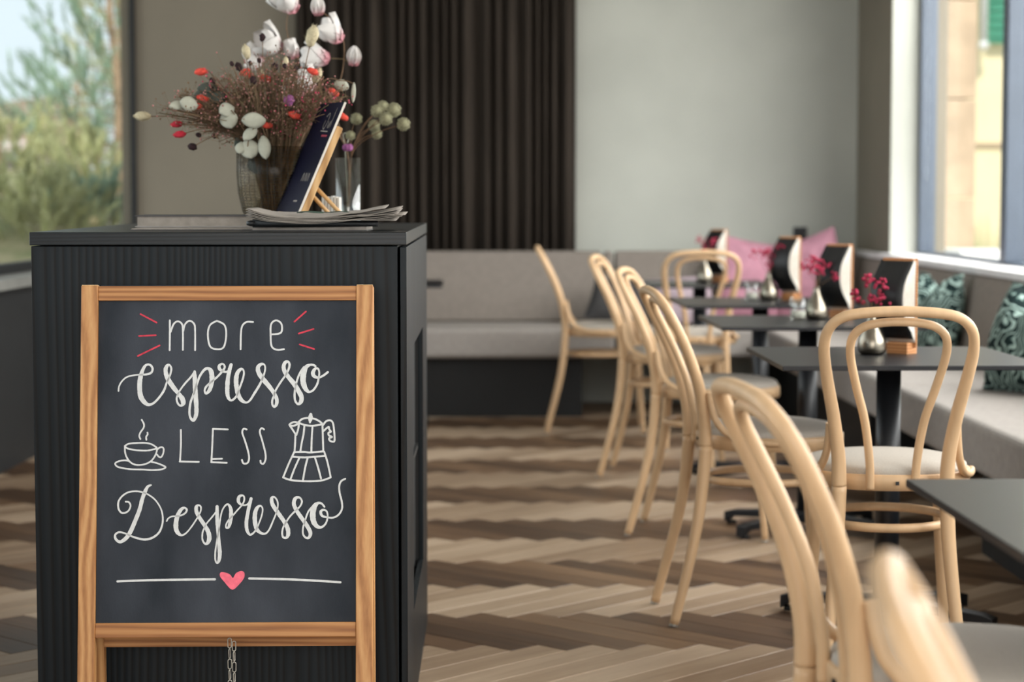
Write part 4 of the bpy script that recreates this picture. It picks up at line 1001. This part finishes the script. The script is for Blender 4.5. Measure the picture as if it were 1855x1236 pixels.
# second vase with magnolia branches and pale seed heads
V2 = at(631, 392, 5.22); V2.z = CZ
v2 = thing('glass_vase', 'tall clear cylinder vase behind the easel', 'vase', tuple(V2))
MB().lathe([(.001, 0), (.030, 0), (.031, .01), (.031, .165), (.0295, .165), (.0295, .014), (.001, .012)], 32).build('body', M['clear'], v2)
MB().lathe([(.001, .0125), (.0293, .0125), (.0293, .07), (.001, .07)], 28).build('water', M['clear'], v2)
def petal_mesh():
    mb = leaf_mb(.062, .046, .3, 8); me = mb.mesh('petal'); me.materials.append(M['petal']); return me
PET = petal_mesh()
def branch(lab, path, blooms, Y):
    t = thing('magnolia_branch', lab, 'branch', tuple(V2 + Vector((0, 0, .015))))
    pts = [V2 + Vector((0, 0, .016)), V2 + Vector((.0, 0, .17))] + [at(*c3(x, y), Y) for x, y in path]
    pts = spline(pts, 6); n = len(pts)
    MB().tube(pts, [.0022 - .0012*i/n for i in range(n)], 6).build('stem', M['twig'], t, world=True)
    for x, y, s, dx, dz, open_ in blooms:
        s *= 1.08; c = at(*c3(x, y), Y); near_ = min(pts, key=lambda p: (Vector(p)-c).length)
        d = Vector((dx, random.uniform(-.4, .2), dz)).normalized()
        base_p = c - d*.022*s
        b = MB().tube([near_, base_p, base_p + d*.006], [.0011, .0013, .003], 6).build('bloom', M['twig2'], t, world=True)
        for k in range(6):
            o = bpy.data.objects.new('petal', PET); COL.objects.link(o); o.parent = b
            a = 2*math.pi*k/6
            q = d.to_track_quat('Z', 'Y') @ Matrix.Rotation(a, 3, 'Z').to_quaternion() @ Matrix.Rotation(-open_*(.8 if k % 2 else 1.1), 3, 'X').to_quaternion()
            o.location = base_p - V2 - Vector((0, 0, .015)); o.rotation_euler = q.to_euler(); o.scale = (s, s, s)
random.seed(9)
branch('magnolia branch rising highest, with white blossoms against the curtain', [(1090,560),(1130,330),(1125,190),(1060,90),(1010,60)], [(1085,175,1.15,-.8,.7,.55),(1000,45,.75,-.1,1,.2),(1183,300,.75,.05,1,.15),(1010,290,1.15,-1,.15,.55)], 5.30)
branch('magnolia branch leaning left with large white blossoms above the bouquet', [(1040,560),(1000,400),(930,330),(880,270),(840,150),(850,60)], [(770,230,1.25,-.7,.3,.7),(870,265,.8,-.2,.6,.35),(690,300,.9,-1,.0,.8),(855,20,1.25,-.5,.6,.6)], 5.42)
branch('short magnolia branch with a white blossom just above the brochure', [(1060,620),(1010,520),(970,440)], [(950,430,1.0,-.6,.5,.7),(890,470,.9,-.9,.1,.6)], 5.1)
M['seedhead'] = mat('pale_green_seed_head', lin(160, 158, 128), .95, var=.2, scale=60)
random.seed(12)
mb = MB()
for k in range(120):
    z = 1 - 2*(k+.5)/120; r_ = math.sqrt(1-z*z); a = k*2.39996
    d = Vector((r_*math.cos(a), r_*math.sin(a), z)); s = d.orthogonal().normalized()*.0022; s2 = d.cross(s).normalized()*.0022
    p = d*.012; q = d*random.uniform(.0155, .019); b = len(mb.v); mb.v += [tuple(p), tuple(q+s), tuple(q+s2), tuple(q-s), tuple(q-s2)]
    for i in range(4): mb.face((b, b+1+i, b+1+(i+1) % 4))
    mb.face((b+1, b+2, b+3, b+4))
mb.ball((0,0,0), .0125, 10, 8); SEED = mb.mesh('head'); SEED.materials.append(M['seedhead'])
SH = [(1195,605,.85,'pale seed head nearest the brochure, top left of its fan'),(1300,565,.9,'pale seed head at the upper left of the cluster'),(1385,560,1.05,'large pale seed head at the upper right of the cluster'),(1435,632,.95,'pale seed head farthest to the right, apart from the cluster'),(1300,682,.75,'lowest pale seed head of the right-hand cluster'),(1285,640,.85,'pale seed head at the left of the cluster, above the lowest'),(1345,605,.95,'pale seed head in the middle of the cluster'),(1330,540,.8,'topmost pale seed head of the cluster'),(1165,690,.7,'small pale seed head right above the cylinder vase')]
for x, y, s, lab in SH:
    tip = at(*c3(x, y), 5.2 + random.uniform(-.06, .06))
    t = thing('seed_head_stem', lab, 'dried flower', tuple(V2 + Vector((0, 0, .015))), 0, 'pale seed heads in the cylinder vase')
    MB().tube(spline([V2 + Vector((0, 0, .016)), V2 + Vector((.008, 0, .168)), V2.lerp(tip, .5) + Vector((0, 0, .10)), tip], 6), .0011, 5).build('stem', M['stem'], t, world=True)
    o = bpy.data.objects.new('head', SEED); COL.objects.link(o); o.parent = t; o.location = tip - t.location; o.scale = (s,)*3
t = thing('drooping_flower', 'drooping pink flower hanging over the cylinder vase rim', 'dried flower', tuple(V2 + Vector((0, 0, .015))))
tip = at(*c3(1150, 745), 5.18)
MB().tube(spline([V2 + Vector((.0, 0, .016)), V2 + Vector((-.006, 0, .17)), at(*c3(1130, 685), 5.2), at(*c3(1158, 690), 5.19), tip + Vector((0, 0, .008))], 6), .0012, 5).build('stem', M['euca'], t, world=True)
mb = MB()
for k in range(7):
    a = k*.9; mb.ball(tip + Vector((math.cos(a)*.007, math.sin(a)*.007, -.003)), .007, 7, 5, (1,1,1.3))
mb.build('head', M['purple'], t, world=True, kind='stuff')

# ------------------------------------------------------------------ outside
M['grass'] = mat('garden_bank', lin(186, 172, 138), .95, scale=5, col2=lin(128, 140, 92))
M['paving'] = mat('paving', lin(172, 166, 154), .9, var=.08, scale=3)
M['needle_a'] = mat('blue_green_needles', lin(168, 194, 170), .7, var=.2, scale=4)
M['needle_b'] = mat('olive_needles', lin(206, 208, 158), .7, var=.2, scale=4)
M['bark'] = mat('pine_bark', lin(176, 150, 124), .95, var=.25, scale=20, bump=.4, bscale=30)
M['rock'] = mat('pale_boulder', lin(206, 190, 146), .9, var=.1, scale=8)
M['rooftile'] = mat('stone_roof_tiles', lin(150, 130, 112), .9, var=.2, scale=6, stretch=(1, 1, 4))
M['housewall'] = mat('pale_pink_render', lin(222, 206, 204), .9, var=.04)
M['yellow'] = mat('yellow_facade', lin(246, 230, 190), .9, var=.04, scale=3)
M['sandstone'] = mat('sandstone_block', lin(196, 172, 146), .9, var=.1, scale=5)
M['shutter'] = mat('green_shutter', lin(66, 150, 122), .6, var=.06)
M['whitepot'] = mat('white_planter', lin(232, 232, 230), .6, var=.03)
g = MB(); g.hexa([(-60, -20, -.5), (60, -20, -.5), (60, 90, -.5), (-60, 90, -.5), (-60, -20, -.14), (60, -20, -.14), (60, 90, -.14), (-60, 90, -.14)])
struct(tag(g.build('ground_outside', M['paving'])))
mb = MB()
def bank(u, v):
    x = -14 + 11.95*u; y = 9.4 + 28*v**1.5
    z = -.2 + 1.27*min(1, max(0, (y-9.5)/3.3))**.8 + .02*max(0, y-13) + .03*math.sin(x*5.1)*math.sin(y*3.3)
    return (x, y, z)
mb.grid(bank, 60, 70); struct(mb.build('ground_bank', M['grass']))
def pine(lab, x, y, z0, h, spread, seed, m):
    random.seed(seed)
    t = thing('pine_tree', lab, 'tree', (x, y, z0), 0, 'pines outside the left window')
    tr = [(0, 0, -.1), (.05*spread, 0, h*.35), (-.03*spread, 0, h*.7), (0, 0, h)]
    MB().tube(spline(tr, 6), [.055*spread*(1 - .8*i/18) for i in range(19)], 8).build('trunk', M['bark'], t)
    nb_ = MB(); br = MB()
    n_b = max(24, int(44*h/1.6))
    for k in range(n_b):
        zz = h*(.08 + .9*k/n_b); a = k*2.4 + random.uniform(-.3, .3); L = spread*(.75*(1 - .75*k/n_b) + .12)*random.uniform(.75, 1.15)
        p0 = Vector((0, 0, zz)); p1 = p0 + Vector((math.cos(a)*L*.6, math.sin(a)*L*.6, L*.12)); p2 = p0 + Vector((math.cos(a)*L, math.sin(a)*L, L*.5))
        pts = spline([p0, p1, p2], 4); br.tube(pts, [.008*spread - .0007*i for i in range(9)], 5)
        for s in range(5):
            c = Vector(pts[-1 - s]) ; d = Vector((math.cos(a)*.5 + random.uniform(-.5, .5), math.sin(a)*.5 + random.uniform(-.5, .5), random.uniform(.5, 1.2))).normalized()
            LT = random.uniform(.16, .30)*spread**.5
            for q in range(60):
                f = random.random(); r_ = Vector((random.gauss(0, 1), random.gauss(0, 1), random.gauss(0, 1))).normalized()
                e = c + d*LT*f + (d*.7 + r_*.6)*random.uniform(.05, .085)*spread**.3
                b0_ = c + d*LT*f; sd = (e-b0_).cross(r_).normalized()*.0042
                b = len(nb_.v); nb_.v += [tuple(b0_-sd), tuple(b0_+sd), tuple(e)]; nb_.face((b, b+1, b+2))
    br.build('branches', M['bark'], t, kind='stuff'); nb_.build('needles', M[m], t, kind='stuff')
pine('tall blue-green pine outside the left window, reaching above the roof', -2.45, 15.2, 1.0, 2.2, .82, 31, 'needle_a')
pine('low olive pine at the bottom left outside the window', -3.0, 14.0, .95, .55, .62, 32, 'needle_b')
pine('young pine between the tall pine and the window frame', -2.28, 13.6, .9, .5, .55, 33, 'needle_b')
pine('bushy blue-green pine left of the tall one, standing below the roof line', -2.95, 16.6, 1.05, .95, .9, 35, 'needle_a')
pine('tall pine at the top of the left window beside the frame', -2.98, 18.9, 1.0, 2.6, .7, 34, 'needle_b')
pine('knee-high juniper tuft on the bank at the left picture edge', -2.58, 12.5, .78, .38, .5, 36, 'needle_b')
pine('knee-high juniper tuft on the bank nearest the window frame', -2.12, 12.7, .80, .30, .40, 37, 'needle_a')
pine('knee-high juniper tuft on the bank in the middle of the left window', -2.36, 12.2, .70, .34, .42, 38, 'needle_b')
random.seed(6)
for px, py, Y, r_, lab in ((165, 352, 13.0, .062, 'round pale yellow boulder among the pines'), (172, 400, 12.0, .032, 'small pale boulder below the round one')):
    c = at(px, py, Y); mb = MB(); mb.ball((0,0,0), r_, 12, 9, (1.1, .9, .85), rough=.06)
    o = mb.build('boulder', M['rock']); o.location = c; tag(o, lab, 'boulder', 'boulders on the garden bank')
hs = thing('house', 'distant house with a stone-tiled gable roof in the left window', 'house', (-8.2, 36, 0))
MB().bb(-11.5, -7.4, 35, 42, -.3, 2.0).build('wall', M['housewall'], hs, world=True)
rd = at(100, 168, 36); el = at(-140, 345, 36)
mb = MB(); mb.hexa([(-12.5, 34.6, 1.75), (-7.1, 34.6, 1.85), (-7.1, 42, 1.85), (-12.5, 42, 1.75), (-12.5, 34.6, 1.9), (-7.0, 34.7, 1.98), (-7.0, 42, 1.98), (-12.5, 42, 1.9)])
mb.build('eave', M['housewall'], hs, world=True)
mb = MB(); mb.v = [(-12.3, 34.7, 1.95), (rd.x+.35, 34.7, 1.95), (rd.x, 36.5, rd.z), (-12.3, 36.5, .55*rd.z), (rd.x+.35, 40, 1.95), (-12.3, 40, 1.95)]
mb.v[3] = (-10.5, 36.5, 1.97)
mb.face((0, 1, 2, 3)); mb.face((1, 4, 2)); mb.face((4, 5, 3, 2)); mb.face((5, 0, 3)); mb.build('roof', M['rooftile'], hs, world=True)
# right side: stone pier, yellow house, planter
pl = thing('stone_pier', 'sandstone pier of blocks just outside the right window', 'pier', (3.12, 13.3, -.14), R(18))
zz = [-.0, .62, 1.24, 1.86, 2.48, 3.2]
for i in range(5): MB().bb(-.17, .12, -.15, .3, zz[i]+.004, zz[i+1]-.004).build('stone_block', M['sandstone'], pl, bev=.006)
yh = thing('house', 'yellow house with a green shutter seen through the right window', 'house', (7.2, 20.2, -.14))
MB().bb(-2.6, 4, 0, 3, 0, 1.72).build('wall', M['yellow'], yh); MB().bb(-2.6, 4, .02, 3, 1.75, 5).build('wall', M['yellow'], yh); MB().bb(-2.62, 4, -.03, .1, 1.715, 1.755).build('string_course', M['sandstone'], yh)
p = at(1808, 78, 20.1)
sh = MB().bb(p.x-.10, p.x+.12, 20.1, 20.17, p.z, p.z+1.3).build('shutter', M['shutter'], yh, world=True)
for k in range(14): MB().box((p.x+.01, 20.09, p.z+.08+k*.085), (.18, .02, .05)).build('slat', M['shutter'], sh, world=True)
p = at(1782, 82, 20.0); MB().tube([p, p + Vector((0, 0, 2.2))], .035, 10).build('downpipe', M['whitepot'], yh, world=True); MB().ball(p, .05, 10, 8).build('downpipe_end', M['whitepot'], yh, world=True)
p0 = at(1775, 492, 13.0)
pt_ = thing('planter', 'long white planter box outside the right window', 'planter', (3.25, 12.6, -.14))
MB().bb(2.98, 3.34, 12.3, 12.9, .52, .79).build('box', M['whitepot'], pt_, world=True, bev=.01)
MB().bb(3.0, 3.32, 12.32, 12.88, -.14, .52).build('plinth', M['sandstone'], pt_, world=True)
gr = thing('ornamental_grass', 'green ornamental grass in front of the yellow house', 'plant', (3.95, 15.2, -.14))
random.seed(8); mb = MB()
for k in range(260):
    a = random.uniform(0, 6.28); r_ = random.uniform(0, .22); hgt = random.uniform(.6, 1.15); b0_ = Vector((math.cos(a)*r_*.5, math.sin(a)*r_*.5, 0)); tip = Vector((math.cos(a)*(r_+.12), math.sin(a)*(r_+.12), hgt)); mid = b0_.lerp(tip, .55) + Vector((0, 0, .12))
    mb.tube([b0_, mid, tip], [.006, .005, .001], 3, caps=False)
mb.build('blades', M['needle_b'], gr, kind='stuff')
